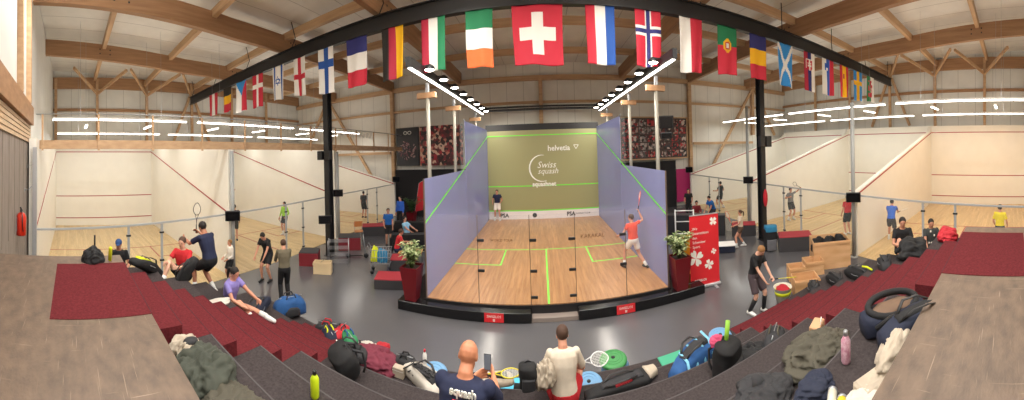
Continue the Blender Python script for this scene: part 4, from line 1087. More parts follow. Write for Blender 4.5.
# ================================================================ loose things
def row_at(px, py):
    """point on the tribune surface (or floor) seen at a pixel"""
    p = at(px, py, z=2.4)
    if p.y <= .83: return Vector((p.x, p.y, 2.403))
    for i in range(5, -1, -1):
        p = at(px, py, z=ROWZ[i])
        if p.y <= ROWY[i]:
            if p.y < ROWY[i+1]: p.y = ROWY[i+1]+.02
            return p
    return at(px, py, z=0)
def fold(v, s, sd):
    v = Vector((v.x*1.5+v.y*.5, v.y*.45-v.x*.15, v.z))
    return 1-2*abs(mnoise.noise(v*s+Vector((sd, sd*1.3, sd*.4))))
def heap_bm(b, r, m, seed, amp=.16, s=4.0, n=84, M=None):
    """rumpled cloth heap with a flat underside"""
    vs = []; k = n//2
    for i in range(k+1):
        a = PI*i/k
        for j in range(n):
            t = 2*PI*j/n
            v = Vector((math.sin(a)*math.cos(t), math.sin(a)*math.sin(t), math.cos(a)))
            q = 1+.32*mnoise.noise(v*1.4+Vector((seed, 0, seed)))+amp*fold(v, s*.5, seed)+amp*.5*fold(v, s, seed+3)
            z = v.z*r[2]*q
            vs.append(Vector((v.x*r[0]*q, v.y*r[1]*q, max(z, -r[2]*.25)+r[2]*.25)))
    fs = [(i*n+j, (i+1)*n+j, (i+1)*n+(j+1) % n, i*n+(j+1) % n) for i in range(k) for j in range(n)]
    b.faces(vs, fs, m, True, M)
def heap(name, loc, r, m, label, cat, seed=1, rz=0, amp=.16, s=4.0, sleeves=0, extra=None, tilt=0):
    t = empty(name, loc, rz, label, cat)
    if tilt: t.rotation_euler = (tilt, 0, rz)
    b = MB(); heap_bm(b, r, m, seed, amp, s); b.build('cloth', t)
    for k in range(sleeves):
        a = 1.2+k*2.6; b = MB()
        b.tube([(r[0]*.3*math.cos(a), r[1]*.3*math.sin(a), r[2]*1.0), (r[0]*.8*math.cos(a), r[1]*.8*math.sin(a), r[2]*.8), (r[0]*1.15*math.cos(a+.2), r[1]*1.15*math.sin(a+.2), .045), (r[0]*1.3*math.cos(a+.6), r[1]*1.3*math.sin(a+.6), .04)], [.07, .065, .055, .04], m, 10); b.build('sleeve', t)
    return t
def rbox_loft(b, L, wf, hf, m, seed=0, n=20, k=14, jit=.04, M=None, e=.55):
    """soft sided bag body along x: width and height given as functions of t"""
    vs = []
    for i in range(k+1):
        t = i/k; x = (t-.5)*L; w = wf(t)/2; h = hf(t)/2
        for j in range(n):
            a = 2*PI*j/n; c, s = math.cos(a), math.sin(a)
            c = math.copysign(abs(c)**e, c); s = math.copysign(abs(s)**e, s)
            v = Vector((x, c*w, s*h)); q = 1+jit*mnoise.noise(v*7+Vector((seed, 0, 0)))*2
            vs.append(Vector((x+.012*mnoise.noise(v*9), v.y*q, v.z*q+h)))
    fs = [(i*n+j, i*n+(j+1) % n, (i+1)*n+(j+1) % n, (i+1)*n+j) for i in range(k) for j in range(n)]
    fs += [tuple(range(n))[::-1], tuple(k*n+j for j in range(n))]
    b.faces(vs, fs, m, True, M)
def racket_bag(loc, rz, L, w, h, m, stripe, label, rot=(0, 0), seed=0, straps=True, text=None):
    t = empty('racket_bag', loc, rz, label, 'bag'); t.rotation_euler = (rot[0], rot[1], rz)
    W = lambda t_: w*(.45+.55*min(1, math.sin(min(t_*1.5+.12, PI/2)))) if t_ < .9 else w*(1-(t_-.9)*4)
    Hh = lambda t_: h*(.55+.45*math.sin(PI*min(max(t_*.9+.1, 0), 1))) if t_ < .93 else h*.5
    b = MB(); rbox_loft(b, L, W, Hh, m, seed); b.build('bag_body', t)
    b = MB(); rbox_loft(b, L*.62, lambda t_: W(.2+t_*.6)*1.03*.5, lambda t_: Hh(.2+t_*.6)*.5, stripe, seed+2, M=T(.03, 0, h*.55)); b.build('side_panel', t)
    if straps:
        for s in (-1, 1):
            b = MB(); b.tube([(-L*.25, s*w*.12, h*.95), (-L*.1, s*w*.3, h*1.25), (L*.1, s*w*.3, h*1.2), (L*.25, s*w*.15, h*.95)], .018, M_black, 6, flat=.4); b.build('strap', t)
    b = MB(); b.tube([(-L*.45, w*.1, h*.62), (0, w*.49, h*.55), (L*.44, w*.3, h*.5)], .006, M_steel, 5); b.build('zip', t)
    return t
def duffel(loc, rz, L, w, h, m, m2, label, seed=0, name='duffel_bag'):
    t = empty(name, loc, rz, label, 'bag')
    f = lambda q: (1-abs(2*q-1)**4*.35)
    b = MB(); rbox_loft(b, L, lambda q: w*f(q), lambda q: h*f(q), m, seed, jit=.07, e=.7); b.build('bag_body', t)
    b = MB(); rbox_loft(b, L*.5, lambda q: w*.3*f(q), lambda q: h*.5*f(q), m2, seed+4, M=T(0, -w*.42, h*.12), e=.6); b.build('pocket', t)
    for s in (-1, 1):
        b = MB(); b.tube([(-L*.2, s*w*.3, h*.75), (-L*.12, s*w*.22, h*1.15), (L*.12, s*w*.22, h*1.15), (L*.2, s*w*.3, h*.75)], .014, m2, 6); b.build('handle', t)
    b = MB(); b.tube([(-L*.42, 0, h*.97), (L*.42, 0, h*.97)], .008, M_steel, 5); b.build('zip', t)
    return t
def backpack(loc, rz, w, d, h, m, m2, label, lean=0, seed=0):
    t = empty('backpack', loc, rz, label, 'bag'); t.rotation_euler = (lean, 0, rz)
    M = T(0, 0, h/2, ry=R(90))
    b = MB(); f = lambda q: .7+.3*math.sin(PI*min(1, q*.8+.2)); rbox_loft(b, h, lambda q: w*f(q) if False else d*f(q), lambda q: w*f(q), m, seed, M=T(-w/2, 0, h/2, ry=R(90)) , jit=.06, e=.65); b.build('bag_body', t)
    b = MB(); rbox_loft(b, h*.5, lambda q: d*.45, lambda q: w*.7, m2, seed+1, M=T(-w*.35, -d*.45, h*.3, ry=R(90)), jit=.05, e=.6); b.build('front_pocket', t)
    for s in (-1, 1):
        b = MB(); b.tube([(s*w*.2, d*.45, h*.9), (s*w*.27, d*.75, h*.6), (s*w*.3, d*.6, h*.2), (s*w*.3, d*.4, h*.08)], .017, m2, 6); b.build('strap', t)
    b = MB(); b.tube([(-.05, d*.3, h*.97), (0, d*.35, h*1.07), (.05, d*.3, h*.97)], .01, m2, 6); b.build('handle', t)
    return t
def bottle(loc, h, r, m, mcap, label, lean=(0, 0), rz=0, name='drink_bottle'):
    t = empty(name, loc, rz, label, 'bottle'); t.rotation_euler = (lean[0], lean[1], rz)
    b = MB(); b.lathe([(r*.9, 0), (r, .01), (r, h*.68), (r*.55, h*.82), (r*.45, h*.84)], m, 14); b.build('bottle_body', t)
    b = MB(); b.lathe([(r*.5, h*.84), (r*.52, h*.96), (r*.4, h)], mcap, 12); b.build('cap', t)
    return t
def disc(loc, r, h, m, label, m2=None, tilt=0, name='balance_disc'):
    t = empty(name, loc, 0, label, 'balance disc'); t.rotation_euler = (tilt, 0, 0)
    b = MB(); b.lathe([(r*.9, 0), (r, h*.3), (r, h*.6), (r*.94, h*.85), (r*.8, h*.95), (r*.2, h), (0, h)], m, 24); b.build('cushion', t)
    b = MB(); b.lathe([(r*.14, h), (r*.14, h+.008), (0, h+.008)], m2 or M_black, 12); b.build('valve', t)
    b = MB()
    for q in (.45, .68): b.tube([(r*q*math.cos(a), r*q*math.sin(a), h*.985) for a in [2*PI*k/20 for k in range(20)]], .006, m, 5, closed=True)
    b.build('ridges', t)
    return t
def shoe(loc, rz, m, sole, label, name='sport_shoe', rot=(0, 0)):
    t = empty(name, loc, rz, label, 'shoe'); t.rotation_euler = (rot[0], rot[1], rz)
    b = MB(); b.tube([(0, -.1, .06), (0, -.02, .065), (0, .06, .05), (0, .15, .035)], [.035, .045, .042, .028], m, 10); b.tube([(0, -.07, .06), (0, -.08, .12)], [.04, .036], m, 10)
    remeshed(b, 'upper', .01, t, 2)
    b = MB(); b.tube([(0, -.13, .015), (0, 0, .015), (0, .1, .015), (0, .185, .018)], [.03, .04, .045, .025], sole, 10, flat=.4); b.build('sole', t)
    return t
B = {n: mat('fabric_'+n, c, .8, var=.1, vscale=8, bump=.1, bscale=40) for n, c in dict(black='161618', char='2a2a2d', navy='1a2136', blue='1f4f86', teal='2f7fa6', dgreen='3c4036', green='2f7f52', yel='d9e022', white='c2bbb0', cream='b0a391', pink='c2466a', red='b0202c', maroon='6c2436', grey='66666a', olive='4a463a', purple='5b3a78', tan='a98a6c', orange='d8642e').items()}

# ---- left end
p = at(17, 235, y=YN); t = empty('fire_extinguisher', (p.x, YN+.1, p.z), 0, 'red fire extinguisher hung on the boarded wall at the left edge', 'extinguisher')
b = MB(); b.lathe([(.1, 0), (.115, .02), (.115, .4), (.08, .47), (.03, .5)], mat('extinguisher_red', 'd0301c', .3), 16); b.build('cylinder', t)
b = MB(); b.lathe([(.02, .5), (.03, .52), (.03, .56)], M_black, 10); b.bar((0, 0, .57), (.12, 0, .62), .03, .02, M_black); b.build('valve', t)
b = MB(); b.tube([(.02, 0, .54), (.13, .04, .5), (.13, .05, .25), (.1, .06, .1)], .012, M_black, 6); b.build('hose', t)
b = MB(); b.box((-.1, -.1, .1), (.1, -.085, .4), M_steel); b.build('bracket', t)
for px, py in ((25, 190), (28, 166)):
    p = at(px, py, y=YN+.02); t = empty('wall_hook', (p.x, YN, p.z), 0, 'small metal hook on the boarded wall, %s of two' % ('lower' if py > 180 else 'upper'), 'hook')
    b = MB(); b.tube([(0, .0, 0), (0, .12, .02), (0, .2, .1)], .012, M_steel, 6); b.box((-.04, 0, -.05), (.04, .015, .05), M_steel); b.build('hook', t)
p = Vector((-4.95, .35, 2.4)); heap('woolly_hat', p, (.17, .14, .14), B['black'], 'black cap lying on the outer edge of the left platform', 'hat', 5)
b = MB(); b.lathe([(.03, 0), (.03, .22), (.02, .24)], B['yel'], 10, T(-4.93, .62, 2.407, ry=R(25))); o = b.build('yellow_tube', None); tag(o, 'yellow tube standing beside the black cap on the left platform', 'tube')
racket((-5.24, .4, 2.66), (-.2, 0, -1), (1, 0, -.2), 'dark racket leaning at the outer corner of the left platform', '202024')
racket_bag((-5.2, 1.28, 2.1), R(-55), .8, .3, .18, B['black'], B['yel'], 'black racket bag with bright yellow edge propped on the top left steps', rot=(0, -.5), seed=3)
racket_bag((-5.6, 2.25, 1.75), R(80), .75, .28, .2, B['black'], B['char'], 'black racket bag propped beside the person in red on left steps', rot=(0, -1.0), seed=4)
racket_bag((-5.45, 3.75, .74), R(-62), 1.15, .36, .25, B['navy'], B['char'], 'long dark blue racket bag lying on the outer left rows', seed=8)
p = row_at(232, 300); heap('white_towel', (-5.05, 2.55, 1.4), (.12, .3, .05), B['white'], 'narrow white towel hanging on the left steps beside the purple shirt', 'towel', 9, amp=.1)
p = at(262, 297, z=0); duffel((-5.5, 4.75, .4), R(70), .75, .42, .42, B['blue'], B['char'], 'blue sports bag standing beside the seated person in purple', seed=2)
b = MB(); b.box((-.6, -.22, 0), (.6, .22, .03), B['pink'], bev=.01); o = b.build('pink_mat', None, (-4.65, 5.1, .0)); o.rotation_euler = (0, 0, R(75)); tag(o, 'pink exercise mat on the floor at the foot of the left stairs', 'mat')
for k, (x, y, rz, c, c2, lb) in enumerate(((-4.35, 4.78, 20, 'char', 'red', 'black bag with red pocket at the foot of the left stairs'), (-4.0, 4.8, 95, 'red', 'char', 'red bag heaped at the foot of the left stairs'), (-3.75, 4.75, 150, 'green', 'blue', 'green and blue bag at the right of the heap on the left stairs'), (-4.15, 4.62, -30, 'navy', 'yel', 'navy bag with yellow pocket in the heap at the left stairs'))):
    duffel((x, y, .392), R(rz), .5, .26, .24, B[c], B[c2], lb, seed=k+20)
p = row_at(236, 318)
# jacket and pale fur hat on the upper left rows
p = at(183, 352, z=2.065); heap('fur_trimmed_hood', (-2.95, 1.12, 2.07), (.11, .13, .11), B['cream'], 'cream woolly hat with dark lining lying at the left platform edge', 'hat', 12, amp=.25)
b = MB(); b.ell((-2.9, 1.16, 2.2), (.06, .08, .03), B['char'], 12); 
o = b.build('sunglasses_case', None); tag(o, 'small dark pouch tucked in the cream woolly hat', 'pouch')
heap('puffer_jacket', (-2.55, 1.14, 2.067), (.26, .22, .15), B['dgreen'], 'dark green puffer jacket spread over the upper left row', 'jacket', 14, amp=.2, s=6, sleeves=2)
heap('puffer_jacket', (-2.08, 1.16, 2.067), (.26, .2, .1), B['olive'], 'olive jacket sleeve bundle beside the dark green puffer jacket', 'jacket', 15, amp=.2, s=6)
# black backpack group
p = at(352, 376, z=1.06)
backpack((p.x+.02, p.y, 1.062), R(-25), .42, .32, .42, B['black'], B['char'], 'black backpack slumped on the left middle row', lean=.5, seed=5)
shoe((p.x-.3, p.y+.12, 1.2), R(160), M_shoew, M_white, 'white sports shoe hooked on the black backpack on the left row', rot=(1.2, 0))
racket_bag((p.x-.25, p.y+.25, 1.07), R(20), .55, .26, .2, B['char'], B['black'], 'dark grey racket bag tucked behind the slumped black backpack', seed=31)
p = at(376, 362, z=.725); heap('maroon_jacket', (p.x, p.y, .727), (.42, .22, .12), B['maroon'], 'maroon patterned jacket lying along the left front row', 'jacket', 17, amp=.2, s=6, sleeves=1)
p = at(372, 350, z=.39); heap('white_shirt', (p.x, p.y, .392), (.3, .13, .06), B['white'], 'white and red cloth at the left end of the front row', 'clothing', 18, amp=.15)
b = MB(); heap_bm(b, (.13, .1, .08), B['red'], 4, n=28, M=T(p.x+.22, p.y+.05, .44)); o = b.build('red_cloth', None); tag(o, 'small red cloth on the white cloth at the front row', 'clothing')
p = at(369, 352, z=.39); bottle((p.x-.12, p.y-.12, .392), .24, .036, B['navy'], M_black, 'dark blue bottle beside the white cloth on the front row')
p = at(405, 368, z=.725); duffel((p.x, p.y, .727), R(5), .34, .22, .18, B['char'], B['black'], 'small black bag beside the white paper cup box on front row', seed=12)
b = MB(); b.box((-.09, -.05, 0), (.09, .05, .14), B['cream'], bev=.006); b.box((-.09, -.051, .1), (.09, .051, .105), M_white); o = b.build('paper_bag', None, (p.x, p.y-.2, .727)); tag(o, 'small cream paper box in front of the small black bag', 'box')
p = at(425, 366, z=.725); bottle((p.x, p.y, .727), .25, .034, mat('white_plastic', 'e8e6e2', .4), mat('cap_red', 'c8283c', .4), 'white bottle with red cap left of the striped racket bag')
p = at(438, 366, z=0.39); disc((p.x, 4.72, .392), .25, .07, mat('disc_blue', '6c9cc4', .5), 'blue rubber disc on the front row left of the bald person', tilt=.12)
p = at(424, 384, z=.725); t = racket_bag((p.x, p.y, .727), R(-22), .72, .34, .2, B['white'], B['char'], 'white racket bag with dark stripes and lettering beside bald person', seed=7)
text_mesh('lettering', 'KARAKAL', .11, M_black, t, (.0, 0, .215), (0, 0, 0), extrude=.004, bold=.004)
for k in range(3):
    b = MB(); b.tube([(-.3+k*.1, -.14, .14), (-.2+k*.1, -.02, .205), (-.1+k*.1, .12, .15)], .014, M_black, 6, flat=.5); b.build('stripe', t)
p = at(429, 352, z=0)
bottle((-1.22, 2.72, 1.397), .22, .037, mat('lime_plastic', 'c8e020', .35), M_black, 'lime bottle with black cap near the bald person') if False else None
p = at(315, 397, z=1.73); bottle((p.x, p.y, 1.732), .24, .042, mat('lime_plastic', 'c8e020', .35), M_black, 'neon lime drink bottle on the upper left row at picture bottom')
# between the two spectators
p = at(493, 384, z=.725); t = racket_bag((p.x, p.y, .727), R(15), .6, .26, .12, B['cream'], B['black'], 'cream racket cover right of the bald person', seed=33, straps=False)
racket((p.x-.22, p.y-.05, .88), (.95, .1, .02), (0, 0, 1), 'yellow framed racket lying on the cream racket cover', 'd8c828')
b = MB(); b.box((-.5, -.32, 0), (.5, .32, .02), mat('mat_aqua', '4fb4d0', .7), bev=.008); o = b.build('blue_mat', None, (at(520, 366, z=.39).x, 4.58, .392)); tag(o, 'light blue exercise mat on the front row left of the person in cream', 'mat')
p = at(531, 368, z=.41); t = empty('foam_roller', (p.x-.02, 4.55, .49), 0, 'black foam roller lying on the light blue mat', 'roller')
b = MB(); b.lathe([(.03, -.22), (.075, -.22), (.075, .22), (.03, .22)], M_black, 16, T(0, 0, 0, ry=R(90))); b.build('roller', t)
p = at(528, 398, z=1.06); backpack((p.x, p.y+.2, 1.062), R(5), .24, .2, .24, B['black'], B['char'], 'black backpack behind the person in cream at picture bottom', seed=15)
heap('white_hooded_top', (p.x+.2, p.y+.22, 1.062), (.11, .11, .19), B['cream'], 'pale crumpled jacket beside the black backpack behind person in cream', 'jacket', 22, amp=.22, s=5)
disc((at(586, 372, z=.39).x, 4.66, .392), .22, .07, mat('disc_blue', '6c9cc4', .5), 'blue rubber disc right of the person in cream', tilt=.1)
p = at(612, 368, z=.0); disc((p.x, 5.2, .0), .26, .3, mat('disc_bluegrey', '5a7f9e', .5), 'thick blue grey balance cushion on the floor under the green one')
disc((p.x-.04, 5.2, .308), .25, .08, mat('disc_green', '3c8a4a', .5), 'green balance cushion stacked on the blue grey one')
p = at(620, 390, z=.725); t = racket_bag((p.x, p.y, .727), R(10), 1.0, .3, .14, B['black'], B['char'], 'long flat black racket bag with cream tip right of person in cream', seed=16)
b = MB(); rbox_loft(b, .16, lambda q: .24*(1-q*.4), lambda q: .1, B['cream'], 3, M=T(.5, 0, .02)); b.build('cream_tip', t)
b = MB(); b.box((-.1, -.1, .13), (.15, -.06, .145), B['red']); b.build('red_label', t)
for (x, y, rz, lb) in ((672, 351, 8, 'dark green exercise mat on the front row right of the black racket bag'), ):
    p = at(x, y, z=.39); b = MB(); b.box((-.32, -.2, 0), (.32, .2, .025), mat('mat_green', '3f9e7c', .7), bev=.008); o = b.build('green_mat', None, (p.x, p.y if p.y < 4.7 else 4.68, .392)); tag(o, lb, 'mat')
p = at(693, 368, z=.725); t = racket_bag((p.x, p.y, .727), R(28), .95, .4, .3, B['blue'], B['char'], 'blue and black racket bag with light blue flashes on right front rows', seed=18)
for k in range(4):
    b = MB(); b.tube([(-.35+k*.2, -.2, .12), (-.28+k*.2, -.1, .28), (-.2+k*.2, .1, .3)], .022, mat('flash_lightblue', '7cc0e0', .6), 6, flat=.4); b.build('stripe', t)
p = at(712, 330, z=.39); disc((p.x, 4.8, .392), .23, .06, mat('disc_blue', '6c9cc4', .5), 'blue rubber disc at the foot of the right stairs', tilt=.1)
p = at(727, 374, z=1.06); backpack((p.x, p.y+.05, 1.062), R(20), .42, .3, .4, B['black'], B['char'], 'black bag holding the green racket tube on the right rows', lean=.2, seed=19)
b = MB(); b.tube([(0, 0, .3), (.05, 0, .62)], .032, mat('tube_green', '8cc03c', .5), 10); o = b.build('green_tube', None, (p.x+.02, p.y+.05, 1.062)); tag(o, 'green tube sticking out of the black bag on the right rows', 'tube')
heap('pink_cloth', (p.x-.08, p.y+.12, 1.42), (.09, .07, .07), B['pink'], 'pink and white cloth lying on top of the black bag on right rows', 'clothing', 27)
p = at(748, 368, z=1.06); heap('black_jacket', (p.x+.12, p.y+.05, 1.062), (.3, .18, .13), B['black'], 'small black jacket beside the bag with green tube', 'jacket', 28, sleeves=1)
p = at(792, 338, z=1.06); duffel((2.95, 3.15, 1.062), R(35), .5, .28, .24, B['char'], B['olive'], 'dark olive bag with straps at the edge of the right stairs', seed=40)
# right middle rows
heap('olive_parka', (2.45, 1.95, 1.732), (.36, .22, .1), B['olive'], 'olive green parka heaped on the right upper row', 'jacket', 30, amp=.26, s=6, sleeves=2)
heap('charcoal_jacket', (1.62, 1.95, 1.732), (.25, .2, .1), B['char'], 'charcoal jacket on the right row at the bottom of the picture', 'jacket', 31, amp=.2, s=6, sleeves=1)
t = empty('paper_bag', (2.95, 2.35, 1.4), R(20), 'brown paper bag standing on the right row behind the olive parka', 'bag')
b = MB(); b.box((-.12, -.07, 0), (.12, .07, .3), mat('kraft_paper', 'c49a74', .8), bev=.01); b.build('bag_body', t)
b = MB(); b.tube([(-.04, -.06, .3), (0, -.06, .38), (.04, -.06, .3)], .006, M_white, 5); b.build('handle', t)
p = at(846, 362, z=2.067); bottle((p.x, p.y, 2.067), .27, .042, mat('pink_pattern_bottle', 'b8708a', .35, var=.4, vscale=40, col2='e0c0cc'), M_steel, 'pink patterned steel bottle on the upper right row') 
heap('white_blanket', (2.42, .97, 2.09), (.4, .15, .14), B['cream'], 'cream crumpled blanket draped over the right platform edge', 'blanket', 33, amp=.2, s=8, rz=R(8))
heap('white_blanket', (2.02, .95, 2.08), (.2, .13, .08), B['cream'], 'lower fold of cream cloth hanging beside the right platform edge', 'blanket', 34, amp=.2, s=8)
p = at(893, 312, z=2.2); t = empty('open_holdall', (p.x, p.y, 2.07), R(-35), 'large dark navy holdall gaping open at the top of right stairs', 'bag')
b = MB(); rbox_loft(b, .7, lambda q: .36*(1-abs(2*q-1)**3*.4), lambda q: .2, B['navy'], 41, e=.6); b.build('bag_body', t)
b = MB(); b.tube([(.29*math.cos(a), .15*math.sin(a), .22+.04*math.sin(a)) for a in [2*PI*k/20 for k in range(20)]], .035, B['black'], 8, closed=True); b.build('rim', t)
b = MB(); b.ell((0, 0, .19), (.26, .12, .04), mat('lining_brown', '6b5442', .8), 18, jit=.3); b.build('lining', t)
b = MB(); b.tube([(-.3, -.17, .14), (-.18, -.24, .24), (.1, -.25, .22), (.26, -.18, .12)], .022, B['black'], 6); b.build('strap', t)
p = at(918, 305, z=2.4); racket_bag((p.x, p.y, 2.12), R(-38), .8, .34, .26, B['navy'], B['black'], 'dark navy racket bag leaning behind the open holdall', rot=(0, -.1), seed=44)
heap('blue_jacket', (1.72, 1.42, 2.067), (.15, .12, .07), B['navy'], 'dark blue cloth bundle beside the yellow tins on the right', 'clothing', 36)
for k, (dx, c) in enumerate(((0, 'd9c62e'), (.0, 'd8d2c0'))):
    t = empty('ball_tin', (1.62+k*.02, 1.12+k*.1, 2.1), R(30), '%s ball tube lying at the picture bottom on the right' % ('yellow', 'white')[k], 'tube')
    b = MB(); b.lathe([(.036, 0), (.036, .24)], mat('tin_'+c, c, .4), 12, T(-.12, 0, .0, ry=R(90))); b.build('tin', t)
    b = MB(); b.lathe([(.038, 0), (.038, .02)], M_steel, 12, T(.12, 0, .0, ry=R(90))); b.build('lid', t)
heap('cream_cloth', (1.75, 1.0, 2.067), (.2, .14, .08), B['white'], 'white cloth under the ball tubes on the right', 'clothing', 37, amp=.2)
b = MB(); b.box((-.16, -.12, 0), (.16, .12, .1), B['cream'], bev=.02); o = b.build('cream_box', None, (1.95, 1.0, 2.067)); o.rotation_euler = (0, 0, R(-20)); tag(o, 'cream padded box at the picture bottom beside the platform', 'box')
# right outer rows
for k, (x, y, z, rz, L, c, lb) in enumerate(((5.75, 3.9, .728, 60, .8, 'black', 'black racket bag on the outer right row below the seated person'), (5.7, 4.55, .393, 40, .7, 'char', 'dark bag lowest on the outer right rows'), (5.6, 3.2, 1.063, 70, .85, 'black', 'long black bag with white label on the outer right row'), (5.55, 2.55, 1.398, 30, .6, 'char', 'dark grey bag near the person seated on right'))):
    racket_bag((x, y, z), R(rz), L, .32, .24, B[c], B['char'], lb, seed=50+k)
heap('black_coat', (5.7, 2.0, 1.733), (.4, .25, .22), B['black'], 'black coat thrown over the top of the outer right rows', 'jacket', 52, sleeves=1)
b = MB(); heap_bm(b, (.1, .08, .05), B['white'], 6, n=28, M=T(5.9, 2.95, 1.07)); o = b.build('white_cloth', None); o.location = (0, 0, 0); tag(o, 'small white cloth between the black bags on the right', 'clothing')
t = empty('yellow_racket_cover', (5.35, 2.75, 1.4), R(30), 'yellow stick shaped bag strap on the outer right row', 'strap'); b = MB(); b.tube([(0, 0, .03), (.14, .1, .04), (.2, .2, .03)], .02, B['yel'], 7); b.build('strap', t)
heap('red_bag', (5.75, 1.25, 2.067), (.28, .18, .15), B['red'], 'red bag lying on the top outer right row', 'bag', 55)

# ---- hall floor furniture
M_rtop = mat('red_cushion', 'a02a34', .8); M_gbox = mat('block_grey', '3c3a3c', .8); M_rbox = mat('red_box', '7c1e28', .6)
def block(px, py, w, d, h, rz, label, top=M_rtop, side=M_gbox, name='seat_block', z=0, ctr=True):
    p = at(px, py, z=0); r_ = math.hypot(p.x, p.y); p = Vector((p.x*(1+d*.4/r_), p.y*(1+d*.4/r_), 0))
    t = empty(name, (p.x, p.y, z), rz, label, 'seat block')
    b = MB(); b.box((-w/2, -d/2, 0), (w/2, d/2, h-.03), side, bev=.01); b.build('base', t)
    b = MB(); b.box((-w/2, -d/2, h-.03), (w/2, d/2, h), top, bev=.008); b.build('cushion', t)
    return t
block(391, 289, .95, .7, .3, R(20), 'grey block with red cushion nearest beside the left planter')
block(405, 271, 1.0, .7, .4, R(20), 'grey block with red cushion just behind the nearest one')
block(374, 236, 1.3, .8, .5, R(35), 'red topped block by the glass of the far left court')
block(795, 251, 1.3, .8, .55, R(-42), 'wide dark block with red cushion by the middle right court glass')
block(744, 236, 1.1, .7, .5, R(-38), 'red topped block behind the right black column')
block(310, 266, .75, .7, .5, R(35), 'deep red box nearest beside the left black column', top=M_gbox, side=M_rbox, name='red_box')
block(350, 250, 1.0, .8, .55, R(35), 'deep red box behind the scooter near the left glass', top=M_gbox, side=M_rbox, name='red_box')
def planter(px, py, h, w, label, leaf, seed, plant_h, spread=.5, z0=0, dx=0):
    p = at(px, py, z=z0); t = empty('potted_plant', (p.x+dx, p.y, z0), 0, label, 'plant')
    b = MB(); vs = []
    for z, q in ((0, .62), (h-.05, .98), (h, 1), (h, .88), (h-.06, .86)):
        for sx, sy in ((-1, -1), (1, -1), (1, 1), (-1, 1)): vs.append((sx*w/2*q, sy*w/2*q, z))
    b.faces(vs, [(3, 2, 1, 0)]+[(4*i+j, 4*i+(j+1) % 4, 4*i+4+(j+1) % 4, 4*i+4+j) for i in range(4) for j in range(4)]+[(16, 17, 18, 19)], mat('planter_red', '6a1018', .3)); b.build('pot', t)
    b = MB(); b.box((-w*.42, -w*.42, h-.08), (w*.42, w*.42, h-.05), mat('soil', '2a2018', .9)); b.build('soil', t)
    q = random.Random(seed); st = MB(); lf = MB(); lm = mat('leaf_'+leaf, leaf, .5); lm2 = mat('leaf_pale_'+leaf, 'c0c898' if leaf != '2c4a2a' else '3f6a38', .5)
    for k in range(24):
        a = q.uniform(0, 2*PI); s_ = q.uniform(.2, 1)*spread; hh = q.uniform(.5, 1)*plant_h
        pts = [Vector((.04*math.cos(a), .04*math.sin(a), h-.06)), Vector((s_*.35*math.cos(a), s_*.35*math.sin(a), h+hh*.55)), Vector((s_*math.cos(a), s_*math.sin(a), h+hh))]
        st.tube(pts, .008, mat('stem', '5a6a3a', .6), 5)
        for j in range(20):
            f = .25+.75*q.random(); base = pts[0].lerp(pts[1], f*2) if f < .5 else pts[1].lerp(pts[2], f*2-1)
            aa = q.uniform(0, 2*PI); dr = Vector((math.cos(aa), math.sin(aa), q.uniform(-.3, .6))).normalized(); L = q.uniform(.11, .2); sd = dr.cross(Vector((0, 0, 1))).normalized()*L*.2
            u = Vector((0, 0, L*.1))
            lf.faces([base, base+dr*L*.4+sd+u, base+dr*L-u, base+dr*L*.4-sd+u, base+dr*L*.4+u*.2], [(0, 1, 4), (1, 2, 4), (2, 3, 4), (3, 0, 4)], lm2 if q.random() < .45 else lm, True)
    st.build('stems', t); lf.build('foliage', t, clean=False)
    return t
planter(416, 299, .85, .5, 'tall red planter with pale leafy plant at the left court corner', '7c9058', 5, .62, .42, .24, -.1)
planter(677, 289, .85, .5, 'tall red planter with pale leafy plant at the right court corner', '7c9058', 8, .62, .42, .24, .1)
planter(412, 226, .8, .5, 'far red planter with dark green plant near the left dark opening', '2c4a2a', 11, .8, .7)
# red info banner
p = at(706, 289, z=0); t = empty('roll_up_banner', (p.x+.05, p.y+.1, 0), R(-8), 'red roll up banner with white clovers and slogan beside the right planter', 'banner')
Bw, Bh = .92, 2.02
b = MB(); b.box((-Bw/2, 0, .09), (Bw/2, .012, Bh), M_signred); b.build('print', t)
b = MB(); b.box((-Bw/2-.02, -.06, .02), (Bw/2+.02, .08, .09), M_alu, bev=.01); b.box((-Bw/2, -.01, Bh), (Bw/2, .02, Bh+.03), M_alu); b.build('base', t)
for x in (-.3, .3):
    b = MB(); b.box((x-.04, -.22, 0), (x+.04, .2, .02), M_alu); b.build('foot', t)
def clover(cx_, cz, r, rot_=0):
    b = MB()
    for k in range(4):
        a = k*PI/2+rot_
        lv = [(0, 0), (.42, -.3), (.62, -.38), (.86, -.34), (.97, -.18), (.82, 0), (.97, .18), (.86, .34), (.62, .38), (.42, .3)]
        b.prism([(cx_+r*(x_*math.cos(a)-y_*math.sin(a)), cz+r*(x_*math.sin(a)+y_*math.cos(a))) for x_, y_ in lv], .003, M_logo, T(0, -.004, 0))
    b.build('clover_emblem', t)
clover(.29, 1.82, .13, .78); clover(-.28, .85, .24, .5); clover(.13, .62, .15, .3); clover(.29, .97, .09, .2)
for k, w_ in enumerate(('Wir', 'unterstützen', 'den', 'Schweizer', 'Sport.')): text_mesh('lettering', w_, .1, M_logo, t, (-.38, -.004, 1.66-k*.125), rotb, extrude=.001, align='LEFT')
text_mesh('lettering', 'SWISSLOS', .085, M_logo, t, (-.34, -.004, .22), rotb, extrude=.001, align='LEFT', bold=.002)
